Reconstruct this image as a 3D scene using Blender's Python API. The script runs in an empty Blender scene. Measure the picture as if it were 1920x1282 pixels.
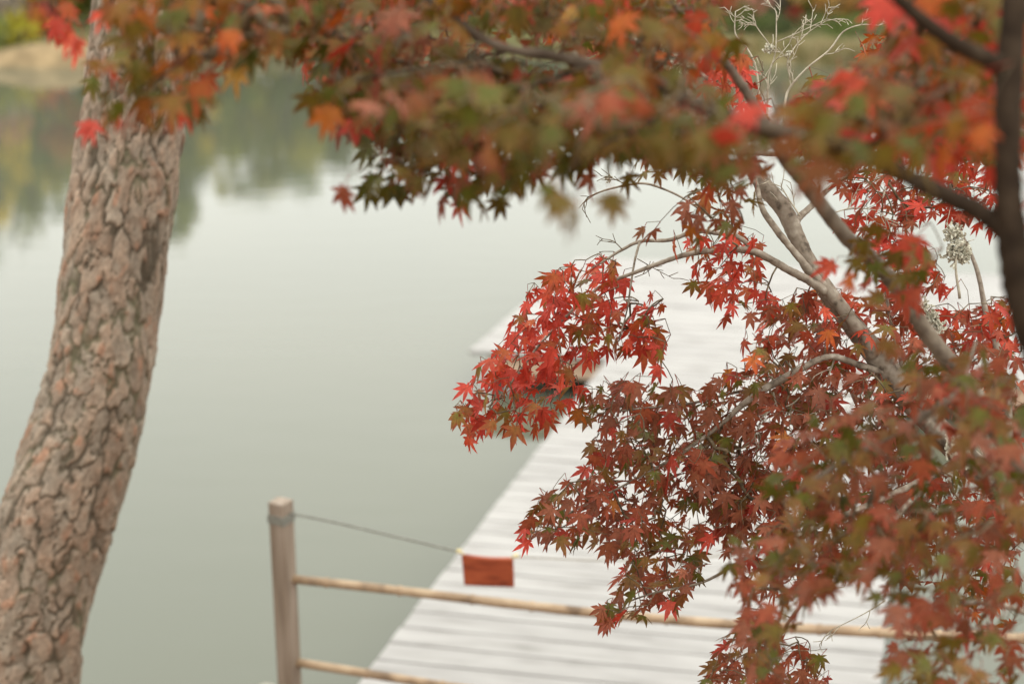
import bpy, math, random
import numpy as np
from mathutils import Vector, Matrix
R = math.radians
scene = bpy.context.scene
col = scene.collection

# ---------------------------------------------------------------- camera
F = 2667.0                      # focal length in photograph pixels (50 mm on a 36 mm wide sensor)
TILT = R(16.7)
CAM = Vector((0, 0, 3.55))
ct, st = math.cos(TILT), math.sin(TILT)
cam_d = bpy.data.cameras.new('camera'); cam = bpy.data.objects.new('camera', cam_d); col.objects.link(cam)
cam.location = CAM; cam.rotation_euler = (R(90) - TILT, 0, 0)
cam_d.sensor_width = 36; cam_d.lens = 50; cam_d.clip_start = 0.05; cam_d.clip_end = 2000
cam_d.dof.use_dof = True; cam_d.dof.focus_distance = 3.12; cam_d.dof.aperture_fstop = 1.8
scene.camera = cam

# ---------------------------------------------------------------- world: overcast daylight
SUN_EL, SUN_ROT = R(58), R(200)
world = bpy.data.worlds.new('World'); scene.world = world; world.use_nodes = True
wn, wl = world.node_tree.nodes, world.node_tree.links
bg = wn['Background']; bg.inputs['Strength'].default_value = 0.12
sky = wn.new('ShaderNodeTexSky'); sky.sky_type = 'NISHITA'; sky.sun_disc = False
sky.sun_elevation = SUN_EL; sky.sun_rotation = SUN_ROT; sky.dust_density = 3.0; sky.air_density = 1.0
tc = wn.new('ShaderNodeTexCoord')
cn = wn.new('ShaderNodeTexNoise'); cn.inputs['Scale'].default_value = 2.2; cn.inputs['Detail'].default_value = 4
cmap = wn.new('ShaderNodeMapping'); cmap.inputs['Scale'].default_value = (1, 1, 2.2)
wl.new(tc.outputs['Generated'], cmap.inputs['Vector']); wl.new(cmap.outputs['Vector'], cn.inputs['Vector'])
cr = wn.new('ShaderNodeValToRGB')
cr.color_ramp.elements[0].position = 0.25; cr.color_ramp.elements[0].color = (0.885, 0.90, 0.87, 1)
cr.color_ramp.elements[1].position = 0.75; cr.color_ramp.elements[1].color = (1.0, 0.98, 0.91, 1)
wl.new(cn.outputs['Fac'], cr.inputs['Fac'])
vm = wn.new('ShaderNodeVectorMath'); vm.operation = 'SCALE'; wl.new(cr.outputs['Color'], vm.inputs[0])
sxyz = wn.new('ShaderNodeSeparateXYZ'); wl.new(tc.outputs['Generated'], sxyz.inputs[0])
lum = wn.new('ShaderNodeMapRange'); lum.inputs['From Min'].default_value = 0; lum.inputs['From Max'].default_value = 1
lum.inputs['To Min'].default_value = 21.5; lum.inputs['To Max'].default_value = 43.0      # overcast luminance, horizon to zenith
wl.new(sxyz.outputs['Z'], lum.inputs['Value']); wl.new(lum.outputs[0], vm.inputs['Scale'])
mx = wn.new('ShaderNodeMix'); mx.data_type = 'RGBA'; mx.inputs[0].default_value = 0.9
wl.new(sky.outputs['Color'], mx.inputs[6]); wl.new(vm.outputs['Vector'], mx.inputs[7])
wl.new(mx.outputs[2], bg.inputs['Color'])
sun_d = bpy.data.lights.new('sun', 'SUN'); sun = bpy.data.objects.new('sun', sun_d); col.objects.link(sun)
sun_d.energy = 0.9; sun_d.angle = R(25); sun_d.color = (1, 0.96, 0.9)
sun.rotation_euler = (R(90) - SUN_EL, 0, R(35))
scene.view_settings.view_transform = 'Standard'; scene.view_settings.look = 'None'
scene.view_settings.exposure = -0.45; scene.view_settings.gamma = 1.0
try: scene.view_settings.use_curve_mapping = False
except Exception: pass
scene.cycles.use_denoising = True
scene.cycles.max_bounces = 8; scene.cycles.transparent_max_bounces = 8
scene.cycles.sample_clamp_indirect = 6

# ---------------------------------------------------------------- helpers
def ray(px, py):
    a = (px - 960) / F; b = -(py - 641) / F
    return Vector((a, ct + b * st, -st + b * ct))
def P(px, py, depth): return CAM + ray(px, py) * depth
def onz(px, py, z): r = ray(px, py); return CAM + r * ((z - CAM.z) / r.z)
def ony(px, py, y): r = ray(px, py); return CAM + r * ((y - CAM.y) / r.y)
def pix(p):
    d = p - CAM; dep = d.y * ct - d.z * st
    return 960 + F * d.x / dep, 641 - F * (d.y * st + d.z * ct) / dep, dep

def tag(o, label=None, cat=None, group=None, kind=None):
    for k, v in (('label', label), ('category', cat), ('group', group), ('kind', kind)):
        if v: o[k] = v
    return o
def empty(name, loc=(0, 0, 0)):
    o = bpy.data.objects.new(name, None); o.location = loc; o.empty_display_size = .1; col.objects.link(o); return o
def mesh_obj(name, v, f, mat, parent=None, smooth=False, cols=None, loc=None):
    me = bpy.data.meshes.new(name); me.from_pydata([tuple(x) for x in v], [], f)
    if cols is not None:
        at = me.color_attributes.new('Col', 'FLOAT_COLOR', 'POINT')
        c = np.ones((len(v), 4), np.float32); c[:, :3] = np.asarray(cols, np.float32); at.data.foreach_set('color', c.ravel())
    if smooth: me.polygons.foreach_set('use_smooth', [True] * len(me.polygons))
    if mat: me.materials.append(mat)
    me.update()
    o = bpy.data.objects.new(name, me); col.objects.link(o)
    if loc is not None: o.location = loc
    if parent:
        o.parent = parent
        o.matrix_parent_inverse = Matrix.Translation(parent.location).inverted()
    return o
class MB:
    def __init__(s): s.v = []; s.f = []; s.c = []
    def add(s, v, f, c=None):
        n = len(s.v); s.v += list(v); s.f += [tuple(i + n for i in q) for q in f]
        if c is not None: s.c += list(c)
    def build(s, name, mat, parent=None, smooth=False):
        return mesh_obj(name, s.v, s.f, mat, parent, smooth, s.c if s.c else None)
def catmull(pts, n):
    """pts: list of tuples (any dim) -> resampled smooth list, n segments per span"""
    pts = [np.array(p, float) for p in pts]
    q = [2 * pts[0] - pts[1]] + pts + [2 * pts[-1] - pts[-2]]
    out = []
    for i in range(1, len(q) - 2):
        a, b, c, d = q[i - 1], q[i], q[i + 1], q[i + 2]
        for k in range(n):
            t = k / n
            out.append(.5 * ((2 * b) + (c - a) * t + (2 * a - 5 * b + 4 * c - d) * t * t + (3 * b - a - 3 * c + d) * t ** 3))
    out.append(pts[-1]); return out
def tube(mb, pts, rad, sides=8, rnd=None, wob=0.0):
    """pts list of Vector, rad list"""
    n = len(pts); v = []; f = []
    t0 = (pts[1] - pts[0]).normalized(); nrm = t0.orthogonal().normalized()
    for i in range(n):
        t = (pts[min(i + 1, n - 1)] - pts[max(i - 1, 0)])
        if t.length < 1e-9: t = t0
        t = t.normalized(); nrm = (nrm - t * nrm.dot(t))
        nrm = nrm.normalized() if nrm.length > 1e-6 else t.orthogonal().normalized()
        bn = t.cross(nrm)
        for k in range(sides):
            a = 2 * math.pi * k / sides
            r = rad[i] * (1 + (rnd.uniform(-wob, wob) if rnd else 0))
            v.append(pts[i] + (nrm * math.cos(a) + bn * math.sin(a)) * r)
        if i:
            for k in range(sides):
                k2 = (k + 1) % sides
                f.append(((i - 1) * sides + k, (i - 1) * sides + k2, i * sides + k2, i * sides + k))
    f.append(tuple(range(sides - 1, -1, -1))); f.append(tuple((n - 1) * sides + k for k in range(sides)))
    mb.add(v, f)
def prism(mb, corners, z0, z1):
    """corners: plan corners (x,y) counter-clockwise"""
    n = len(corners)
    v = [Vector((c[0], c[1], z0)) for c in corners] + [Vector((c[0], c[1], z1)) for c in corners]
    f = [tuple(range(n - 1, -1, -1)), tuple(range(n, 2 * n))] + [(i, (i + 1) % n, n + (i + 1) % n, n + i) for i in range(n)]
    mb.add(v, f)
def bevel(o, w=.004, seg=2):
    m = o.modifiers.new('bevel', 'BEVEL'); m.width = w; m.segments = seg; m.limit_method = 'ANGLE'

# ---------------------------------------------------------------- materials
def mat_new(name):
    m = bpy.data.materials.new(name); m.use_nodes = True
    return m, m.node_tree.nodes, m.node_tree.links, m.node_tree.nodes['Principled BSDF']
def ramp(nodes, stops):
    r = nodes.new('ShaderNodeValToRGB'); e = r.color_ramp.elements
    while len(e) < len(stops): e.new(.5)
    for i, (p, c) in enumerate(stops): e[i].position = p; e[i].color = (*c, 1)
    return r
def noise_mat(name, stops, scale=(1, 1, 1), nscale=5, detail=6, rough=.8, bump=.3, bdist=.01, spec=.3, rand=0.0, coord='Object'):
    m, n, l, b = mat_new(name)
    t = n.new('ShaderNodeTexCoord'); mp = n.new('ShaderNodeMapping'); mp.inputs['Scale'].default_value = scale
    l.new(t.outputs[coord], mp.inputs['Vector'])
    if rand:
        oi = n.new('ShaderNodeObjectInfo'); sc = n.new('ShaderNodeVectorMath'); sc.operation = 'SCALE'; sc.inputs['Scale'].default_value = 40
        cx = n.new('ShaderNodeCombineXYZ'); l.new(oi.outputs['Random'], cx.inputs[0]); l.new(oi.outputs['Random'], cx.inputs[1])
        l.new(cx.outputs[0], sc.inputs[0]); l.new(sc.outputs[0], mp.inputs['Location'])
    nz = n.new('ShaderNodeTexNoise'); nz.inputs['Scale'].default_value = nscale; nz.inputs['Detail'].default_value = detail
    l.new(mp.outputs['Vector'], nz.inputs['Vector'])
    r = ramp(n, stops); l.new(nz.outputs['Fac'], r.inputs['Fac'])
    out = r.outputs['Color']
    if rand:
        hs = n.new('ShaderNodeHueSaturation'); mr = n.new('ShaderNodeMapRange')
        mr.inputs['To Min'].default_value = 1 - rand; mr.inputs['To Max'].default_value = 1 + rand
        l.new(oi.outputs['Random'], mr.inputs['Value']); l.new(mr.outputs[0], hs.inputs['Value']); l.new(out, hs.inputs['Color']); out = hs.outputs['Color']
    l.new(out, b.inputs['Base Color'])
    b.inputs['Roughness'].default_value = rough; b.inputs['Specular IOR Level'].default_value = spec
    if bump:
        bm = n.new('ShaderNodeBump'); bm.inputs['Strength'].default_value = bump; bm.inputs['Distance'].default_value = bdist
        l.new(nz.outputs['Fac'], bm.inputs['Height']); l.new(bm.outputs['Normal'], b.inputs['Normal'])
    return m
def attr_mat(name, rough=.8, spec=.3, nscale=30, namt=.25, bump=.3, bdist=.004, transl=0.0):
    m, n, l, b = mat_new(name)
    a = n.new('ShaderNodeAttribute'); a.attribute_name = 'Col'
    t = n.new('ShaderNodeTexCoord'); nz = n.new('ShaderNodeTexNoise'); nz.inputs['Scale'].default_value = nscale; nz.inputs['Detail'].default_value = 5
    l.new(t.outputs['Object'], nz.inputs['Vector'])
    mr = n.new('ShaderNodeMapRange'); mr.inputs['To Min'].default_value = 1 - namt; mr.inputs['To Max'].default_value = 1 + namt
    mr.inputs['From Min'].default_value = .25; mr.inputs['From Max'].default_value = .75
    l.new(nz.outputs['Fac'], mr.inputs['Value'])
    hs = n.new('ShaderNodeHueSaturation'); l.new(a.outputs['Color'], hs.inputs['Color']); l.new(mr.outputs[0], hs.inputs['Value'])
    l.new(hs.outputs['Color'], b.inputs['Base Color'])
    b.inputs['Roughness'].default_value = rough; b.inputs['Specular IOR Level'].default_value = spec
    if bump:
        bm = n.new('ShaderNodeBump'); bm.inputs['Strength'].default_value = bump; bm.inputs['Distance'].default_value = bdist
        l.new(nz.outputs['Fac'], bm.inputs['Height']); l.new(bm.outputs['Normal'], b.inputs['Normal'])
    if transl:
        tr = n.new('ShaderNodeBsdfTranslucent'); l.new(hs.outputs['Color'], tr.inputs['Color'])
        ms = n.new('ShaderNodeMixShader'); ms.inputs[0].default_value = transl
        l.new(b.outputs[0], ms.inputs[1]); l.new(tr.outputs[0], ms.inputs[2])
        l.new(ms.outputs[0], n['Material Output'].inputs['Surface'])
    return m

M = {}
M['leaf'] = attr_mat('leaf', rough=.5, spec=.24, nscale=140, namt=.24, bump=.3, bdist=.0015, transl=.30)
M['far_leaf'] = attr_mat('far_leaf', rough=.6, spec=.2, nscale=1, namt=.2, bump=0, transl=.25)
M['ground'] = attr_mat('ground', rough=.95, spec=.1, nscale=2.5, namt=.4, bump=.6, bdist=.05)
M['pine_bark'] = attr_mat('pine_bark', rough=.85, spec=.25, nscale=70, namt=.22, bump=.5, bdist=.003)
M['maple_bark'] = noise_mat('maple_bark', [(.32, (.075, .056, .040)), (.46, (.20, .162, .122)), (.6, (.26, .22, .172)), (.72, (.38, .345, .285))], nscale=46, rough=.75, bump=.5, bdist=.003)
M['shaded_bark'] = noise_mat('shaded_bark', [(.3, (.016, .010, .006)), (.55, (.032, .021, .013)), (.8, (.055, .039, .025))], nscale=30, rough=.85, bump=.5, bdist=.003, spec=.1)  # shade of the dense canopy is put into this bark's colour
M['stem_bark'] = noise_mat('stem_bark', [(.3, (.07, .05, .035)), (.55, (.16, .125, .09)), (.8, (.25, .21, .165))], nscale=34, rough=.8, bump=.5, bdist=.003)
M['limb_bark'] = noise_mat('limb_bark', [(.3, (.04, .027, .018)), (.55, (.085, .062, .043)), (.8, (.15, .115, .085))], nscale=30, rough=.85, bump=.5, bdist=.003, spec=.15)
M['twig'] = noise_mat('twig', [(.3, (.05, .036, .02)), (.6, (.15, .11, .062))], nscale=40, rough=.7, bump=0)
M['grey_twig'] = noise_mat('grey_twig', [(.3, (.24, .205, .15)), (.7, (.44, .40, .31))], nscale=60, rough=.8, bump=0)
M['lichen'] = noise_mat('lichen', [(.3, (.42, .40, .31)), (.7, (.64, .62, .52))], nscale=90, rough=.95, bump=0)
M['plank'] = noise_mat('plank', [(.28, (.16, .151, .138)), (.42, (.248, .237, .224)), (.58, (.288, .277, .263)), (.75, (.325, .314, .298))], scale=(1, 5, 5), nscale=2.6, detail=8, rough=.5, bump=.25, bdist=.003, spec=.4, rand=.08)
M['fascia'] = noise_mat('fascia', [(.3, (.40, .27, .18)), (.7, (.58, .43, .32))], scale=(1, 1, 8), nscale=3, rough=.7, bump=.2, bdist=.003)
M['pile'] = noise_mat('pile', [(.3, (.045, .04, .03)), (.7, (.10, .085, .06))], scale=(6, 6, 1), nscale=3, rough=.8, bump=.3, bdist=.004)
M['post'] = noise_mat('post', [(.25, (.13, .096, .068)), (.5, (.225, .177, .135)), (.78, (.33, .275, .225))], scale=(14, 14, 1), nscale=2.4, rough=.75, bump=.4, bdist=.003)
M['bamboo'] = noise_mat('bamboo', [(.28, (.14, .092, .056)), (.48, (.30, .21, .13)), (.75, (.41, .31, .205))], scale=(1, 1, 1), nscale=11, rough=.6, bump=.3, bdist=.003)
M['rope'] = noise_mat('rope', [(.3, (.14, .14, .12)), (.7, (.22, .22, .19))], nscale=60, rough=.9, bump=.3, bdist=.002)
M['pale_cord'] = noise_mat('pale_cord', [(.3, (.25, .235, .20)), (.7, (.34, .32, .28))], nscale=60, rough=.9, bump=0)
M['cord'] = noise_mat('cord', [(.3, (.50, .42, .22)), (.7, (.62, .55, .34))], nscale=60, rough=.9, bump=0)
M['sign'] = noise_mat('sign', [(.28, (.12, .022, .010)), (.5, (.26, .054, .022)), (.75, (.36, .088, .036))], scale=(1.2, 1, 5), nscale=9, detail=5, rough=.55, bump=.3, bdist=.002)
M['rock'] = noise_mat('rock', [(.3, (.19, .175, .14)), (.7, (.34, .315, .26))], nscale=9, rough=.9, bump=.6, bdist=.01)
M['far_bark'] = noise_mat('far_bark', [(.3, (.05, .04, .03)), (.7, (.12, .10, .08))], nscale=6, rough=.9, bump=.3, bdist=.02)
# water: murky green pond with faint ripples
m, n, l, b = mat_new('water')
b.inputs['Base Color'].default_value = (.089, .095, .068, 1); b.inputs['Roughness'].default_value = .035; b.inputs['IOR'].default_value = 1.40
b.inputs['Specular IOR Level'].default_value = .5
t = n.new('ShaderNodeTexCoord'); mp = n.new('ShaderNodeMapping'); mp.inputs['Scale'].default_value = (.55, 1.5, 1)
l.new(t.outputs['Object'], mp.inputs['Vector'])
n1 = n.new('ShaderNodeTexNoise'); n1.inputs['Scale'].default_value = 2.2; n1.inputs['Detail'].default_value = 3; l.new(mp.outputs[0], n1.inputs['Vector'])
n2 = n.new('ShaderNodeTexNoise'); n2.inputs['Scale'].default_value = .12; n2.inputs['Detail'].default_value = 2; l.new(mp.outputs[0], n2.inputs['Vector'])
mr = n.new('ShaderNodeMapRange'); mr.inputs['From Min'].default_value = .35; mr.inputs['From Max'].default_value = .7; mr.inputs['To Min'].default_value = .25; l.new(n2.outputs['Fac'], mr.inputs['Value'])
mm = n.new('ShaderNodeMath'); mm.operation = 'MULTIPLY'; l.new(n1.outputs['Fac'], mm.inputs[0]); l.new(mr.outputs[0], mm.inputs[1])
bm = n.new('ShaderNodeBump'); bm.inputs['Strength'].default_value = 1; bm.inputs['Distance'].default_value = .0055
l.new(mm.outputs[0], bm.inputs['Height']); l.new(bm.outputs['Normal'], b.inputs['Normal'])
M['water'] = m

# ---------------------------------------------------------------- the setting: ground sheet with the pond in it, water
def vnoise(x, y, s, seed=0):
    x = x * s + seed * 17.3; y = y * s - seed * 9.1
    xi = np.floor(x); yi = np.floor(y); xf = x - xi; yf = y - yi
    h = lambda a, c: np.modf(np.abs(np.sin(a * 127.1 + c * 311.7) * 43758.5453))[0]
    u = xf * xf * (3 - 2 * xf); w = yf * yf * (3 - 2 * yf)
    return (h(xi, yi) * (1 - u) + h(xi + 1, yi) * u) * (1 - w) + (h(xi, yi + 1) * (1 - u) + h(xi + 1, yi + 1) * u) * w
shore_x = [-200, -30, -15, -9.5, -6, -2, 4, 12, 30, 200]
shore_y = [30, 33, 34.3, 35.5, 38, 39, 36.5, 33, 31, 28]
def far_shore(x): return np.interp(x, shore_x, shore_y) + (vnoise(x, x * 0, .35) - .5) * 1.2
def ground_z(x, y):
    zn = np.interp(y, [-30, 1.3, 5.6, 7.5, 10], [2.3, 1.95, 0.02, -.9, -1.2]) + (vnoise(x, y, 1.1) - .5) * .12
    s = far_shore(x); d = y - s
    sand = np.exp(-((x + 11.3) / 1.9) ** 2)
    soft = np.interp(d, [-6, -.3, .3, 4, 12, 40, 300], [-1.2, -.12, .10, .26, .40, .9, 4.0])
    steep = np.interp(d, [-6, -.15, .35, 4, 12, 40, 300], [-1.2, -.05, .52, .5, .5, .9, 4.0])
    zf = soft * (1 - sand) + steep * sand + (vnoise(x, y, .8, 3) - .5) * .12 * (d > .2)
    return np.maximum(zn, zf)
xs = np.unique(np.concatenate([np.linspace(-400, -32, 24), np.linspace(-30, 30, 151), np.linspace(32, 400, 24)]))
ys = np.unique(np.concatenate([np.linspace(-40, -2, 10), np.linspace(-1, 11, 61), np.linspace(12, 29, 12), np.linspace(30, 44, 71), np.linspace(46, 120, 30), np.linspace(130, 600, 20)]))
X, Y = np.meshgrid(xs, ys); Z = ground_z(X, Y)
nx, ny = len(xs), len(ys)
dS = Y - far_shore(X)
g = vnoise(X, Y, .5, 5)[..., None]; g2 = vnoise(X, Y, 2.1, 6)[..., None]
grass = np.array((.060, .075, .024)) * (1 - g) + np.array((.135, .105, .05)) * g
sandc = np.array((.225, .165, .092)) * (.8 + .35 * g2)
mud = np.array((.10, .085, .05))
litter = np.array((.13, .09, .05)) * (1 - g2) + np.array((.20, .10, .05)) * g2
sm = (np.exp(-((X + 11.3) / 1.9) ** 2) * np.exp(-((dS - .2) / .9) ** 2))[..., None]
C = np.where((Y < 20)[..., None], litter, grass)
C = C * (1 - np.clip(sm * 1.5, 0, 1)) + sandc * np.clip(sm * 1.5, 0, 1)
C = np.where((Z < .0)[..., None], mud, C)
vv = np.stack([X, Y, Z], -1).reshape(-1, 3)
ff = [(j * nx + i, j * nx + i + 1, (j + 1) * nx + i + 1, (j + 1) * nx + i) for j in range(ny - 1) for i in range(nx - 1)]
ground = mesh_obj('ground', vv.tolist(), ff, M['ground'], smooth=True, cols=C.reshape(-1, 3)); tag(ground, 'earth and grass banks around the pond', 'ground', kind='structure')
water = mesh_obj('water', [(-260, 2, 0), (260, 2, 0), (260, 60, 0), (-260, 60, 0)], [(0, 1, 2, 3)], M['water'])
tag(water, 'calm grey green pond water reflecting the overcast sky', 'water', kind='structure')

# ---------------------------------------------------------------- far bank trees and shrubs
def far_tree(name, label, cat, px, dist, height, width, colors, seed, nleaf=1500, trunk_h=.3, lsize=.16, group='trees and shrubs on the far bank', flat=1.0):
    rnd = random.Random(seed)
    x = (px - 960) / F * dist * 1.03; z0 = float(ground_z(np.array([x]), np.array([dist]))[0]) - .05
    root = empty(name, (x, dist, z0)); tag(root, label, cat, group)
    mb = MB(); top = height * .8
    pts = [Vector((x + rnd.uniform(-.08, .08) * i, dist + rnd.uniform(-.08, .08) * i, z0 + top * i / 5)) for i in range(6)]
    r0 = .03 * height + .03
    tube(mb, pts, [r0 * (1 - .15 * i) for i in range(6)], 7)
    for k in range(6):
        a = rnd.uniform(0, 6.28); s = pts[rnd.randint(1, 4)]
        e = s + Vector((math.cos(a) * width * .35, math.sin(a) * width * .35, height * rnd.uniform(.15, .35)))
        tube(mb, [s, (s + e) / 2 + Vector((0, 0, -.05)), e], [r0 * .45, r0 * .3, r0 * .12], 5)
    mb.build('trunk', M['far_bark'], root, True)
    mb = MB()
    nc = max(8, int(12 * width * height / 6)); nc = min(nc, 40)
    clumps = []
    for k in range(nc):
        h = rnd.uniform(trunk_h, 1.0); rr = math.sin(math.pi * min(1, (h - trunk_h * .6) / (1.05 - trunk_h * .6))) ** .6
        a = rnd.uniform(0, 6.28); q = math.sqrt(rnd.random()) * rr * width * .5
        clumps.append((Vector((x + math.cos(a) * q, dist + math.sin(a) * q, z0 + h * height * .95)), rnd.uniform(.16, .3) * width, rnd.choice(colors), rnd.uniform(.75, 1.25)))
    for k in range(nleaf):
        c, cr_, colr, br = rnd.choice(clumps)
        d = Vector((rnd.gauss(0, 1), rnd.gauss(0, 1), rnd.gauss(0, .75))).normalized() * cr_ * rnd.random() ** .45
        p = c + d; p.z = max(p.z, z0 + .05)
        u = Vector((rnd.gauss(0, 1), rnd.gauss(0, 1), rnd.gauss(0, 1))).normalized(); w = u.orthogonal().normalized(); s = lsize * rnd.uniform(.6, 1.3)
        f = br * rnd.uniform(.8, 1.2)
        mb.add([p - u * s * .6, p + w * s * .35, p + u * s * .6, p - w * s * .35], [(0, 1, 2, 3)], [[min(.9, q * f) for q in colr]] * 4)
    mb.build('crown', M['far_leaf'], root)
    return root
G1 = (.085, .12, .012); G2 = (.17, .18, .014); G3 = (.28, .25, .018); DG = (.04, .06, .010)
YL = (.62, .46, .03); OR = (.42, .17, .03); RD = (.33, .045, .03); PK = (.30, .12, .09); GY = (.20, .17, .13)
far = [
 ('evergreen_tree', 'dark green tree at the far left end of the far bank', 'tree', -90, 41, 6.2, 4.2, [G1, DG, G2]),
 ('ginkgo_tree', 'tall yellow tree on the far bank at the left picture edge', 'tree', 22, 40, 5.2, 1.5, [YL, YL, G3]),
 ('evergreen_tree', 'dark green tree behind the sandy patch of far bank', 'tree', 80, 44, 6.0, 2.0, [G1, G2, DG]),
 ('ginkgo_tree', 'slim yellow tree just left of the pine trunk on the far bank', 'tree', 128, 41, 4.1, 1.1, [YL, G3, YL]),
 ('maple_shrub', 'low red maple on the far bank left of the pine trunk', 'shrub', 140, 38.5, 2.4, 1.9, [RD, PK, OR]),
 ('bare_shrub', 'greyish bare shrub on the far bank at upper left', 'shrub', 40, 38.2, 1.7, 2.4, [GY, PK, GY]),
 ('clipped_shrub', 'light green clipped shrub above the sandy bank', 'shrub', 30, 36.6, .75, 2.2, [G3, (.16, .18, .05)]),
 ('evergreen_tree', 'dark green tree right behind the pine trunk on the far bank', 'tree', 225, 44, 5.8, 2.6, [G1, G2]),
 ('evergreen_tree', 'tallest dark green tree right of the pine trunk on far bank', 'tree', 345, 45, 6.1, 1.9, [DG, G1, G2]),
 ('autumn_tree', 'small orange tree on the far bank right of the pine', 'tree', 402, 42, 3.6, 1.2, [OR, YL, G3]),
 ('leafy_tree', 'olive green tree on far bank beyond the open water', 'tree', 470, 43.5, 4.8, 2.3, [G2, G3, G1]),
 ('leafy_tree', 'mid green tree on far bank above pale shoreline grass', 'tree', 560, 44, 4.6, 2.2, [G2, G1, G3]),
 ('leafy_tree', 'grey green tree on far bank behind the hanging maple sprays', 'tree', 660, 45, 4.2, 2.4, [G1, G2, (.10, .11, .06)]),
 ('leafy_tree', 'dark green low tree on far bank at top centre', 'tree', 790, 46, 3.4, 3.0, [DG, G1, G2]),
 ('autumn_tree', 'yellow low tree on far bank at top centre', 'tree', 880, 44, 3.0, 1.6, [YL, OR, G3]),
 ('leafy_tree', 'green low tree on far bank behind the canopy', 'tree', 1010, 46, 3.2, 3.2, [G1, G2, DG]),
 ('maple_shrub', 'red shrub on far bank behind the canopy limb', 'shrub', 1180, 45, 2.6, 2.4, [RD, OR, G2]),
 ('maple_tree', 'blurred red maple on far bank behind the bare grey twigs', 'tree', 1335, 43.5, 2.7, 2.6, [RD, PK, (.36, .08, .03)]),
 ('maple_tree', 'orange tree on far bank above the grassy field', 'tree', 1540, 44, 2.8, 2.2, [OR, YL, (.36, .2, .06)]),
 ('maple_tree', 'pinkish red maple on far bank between red and orange trees', 'tree', 1440, 45, 2.9, 2.0, [PK, RD, GY]),
 ('hedge_bush', 'dark green hedge bush on far bank below the red maple', 'shrub', 1390, 41.5, .26, 3.0, [DG, G1]),
 ('hedge_bush', 'dark green hedge bush on far bank below the orange tree', 'shrub', 1570, 41.5, .26, 3.2, [DG, G1]),
 ('maple_tree', 'red tree on far bank at the upper right corner', 'tree', 1720, 45, 2.8, 3.0, [RD, OR, G2]),
 ('leafy_tree', 'green tree on far bank beyond the right picture edge', 'tree', 1910, 45, 3.0, 3.4, [G1, G2, OR]),
]
for i, (nm, lb, ct_, px, ds, h, w, cs) in enumerate(far):
    far_tree(nm, lb, ct_, px, ds, h, w, cs, 100 + i, nleaf=int(500 + 130 * h * w), trunk_h=.12 if h < 3.6 else .22)
rnd = random.Random(77); mb = MB()
for k in range(26000):
    px = rnd.uniform(-420, 2300) if k % 3 else rnd.uniform(-420, 760); dist = rnd.uniform(47, 52)
    hm = np.interp(px, [-420, 0, 350, 500, 640, 760, 1000, 2300], [6.4, 6.2, 6.0, 5.0, 4.3, 3.2, 2.7, 2.7])
    x = (px - 960) / F * dist * 1.03
    hh = hm * (.72 + .4 * float(vnoise(np.array([x]), np.array([1.0]), .55, 4)[0])) * rnd.random() ** .8
    cl_ = float(vnoise(np.array([x]), np.array([hh]), .8, 6)[0]); z0 = .4
    cA = [(.06, .085, .010), (.12, .14, .012), (.19, .18, .014), (.27, .20, .016)][min(3, int(cl_ * 3.2 + rnd.random() * .8))]
    if px > 1200 and cl_ > .6: cA = (.26, .09, .035)
    p = Vector((x, dist, z0 + hh)); u = Vector((rnd.gauss(0, 1), rnd.gauss(0, 1), rnd.gauss(0, 1))).normalized(); w = u.orthogonal().normalized(); q = rnd.uniform(.12, .26)
    mb.add([p - u * q, p + w * q * .7, p + u * q, p - w * q * .7], [(0, 1, 2, 3)], [cA] * 4)
tag(mb.build('woodland', M['far_leaf']), 'dark green wood edge closing off the far bank behind the trees', 'wood', kind='stuff')
# tan reeds along the shore (nobody could count the blades)
rnd = random.Random(5); mb = MB()
for k in range(5200):
    x = rnd.uniform(-14.5, 15.5); y = float(far_shore(np.array([x]))[0]) + rnd.uniform(.0, 1.6)
    if -13 < x < -9.6: continue
    dens = float(vnoise(np.array([x]), np.array([y]), .5, 9)[0])
    if dens < .4: continue
    z = float(ground_z(np.array([x]), np.array([y]))[0]); h = rnd.uniform(.15, .5); a = rnd.uniform(-.15, .15)
    c = [(.24, .18, .085), (.17, .14, .055), (.09, .10, .03), (.28, .23, .13)][min(3, int(rnd.random() * 4))]
    w = .02
    mb.add([Vector((x - w, y, z - .02)), Vector((x + w, y, z - .02)), Vector((x + a + w * .4, y + a * .5, z + h)), Vector((x + a - w * .4, y + a * .5, z + h))], [(0, 1, 2, 3)], [c] * 4)
tag(mb.build('reeds', M['far_leaf']), 'tan and green reeds and grass along the far shore', 'reeds', kind='stuff')

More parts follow.
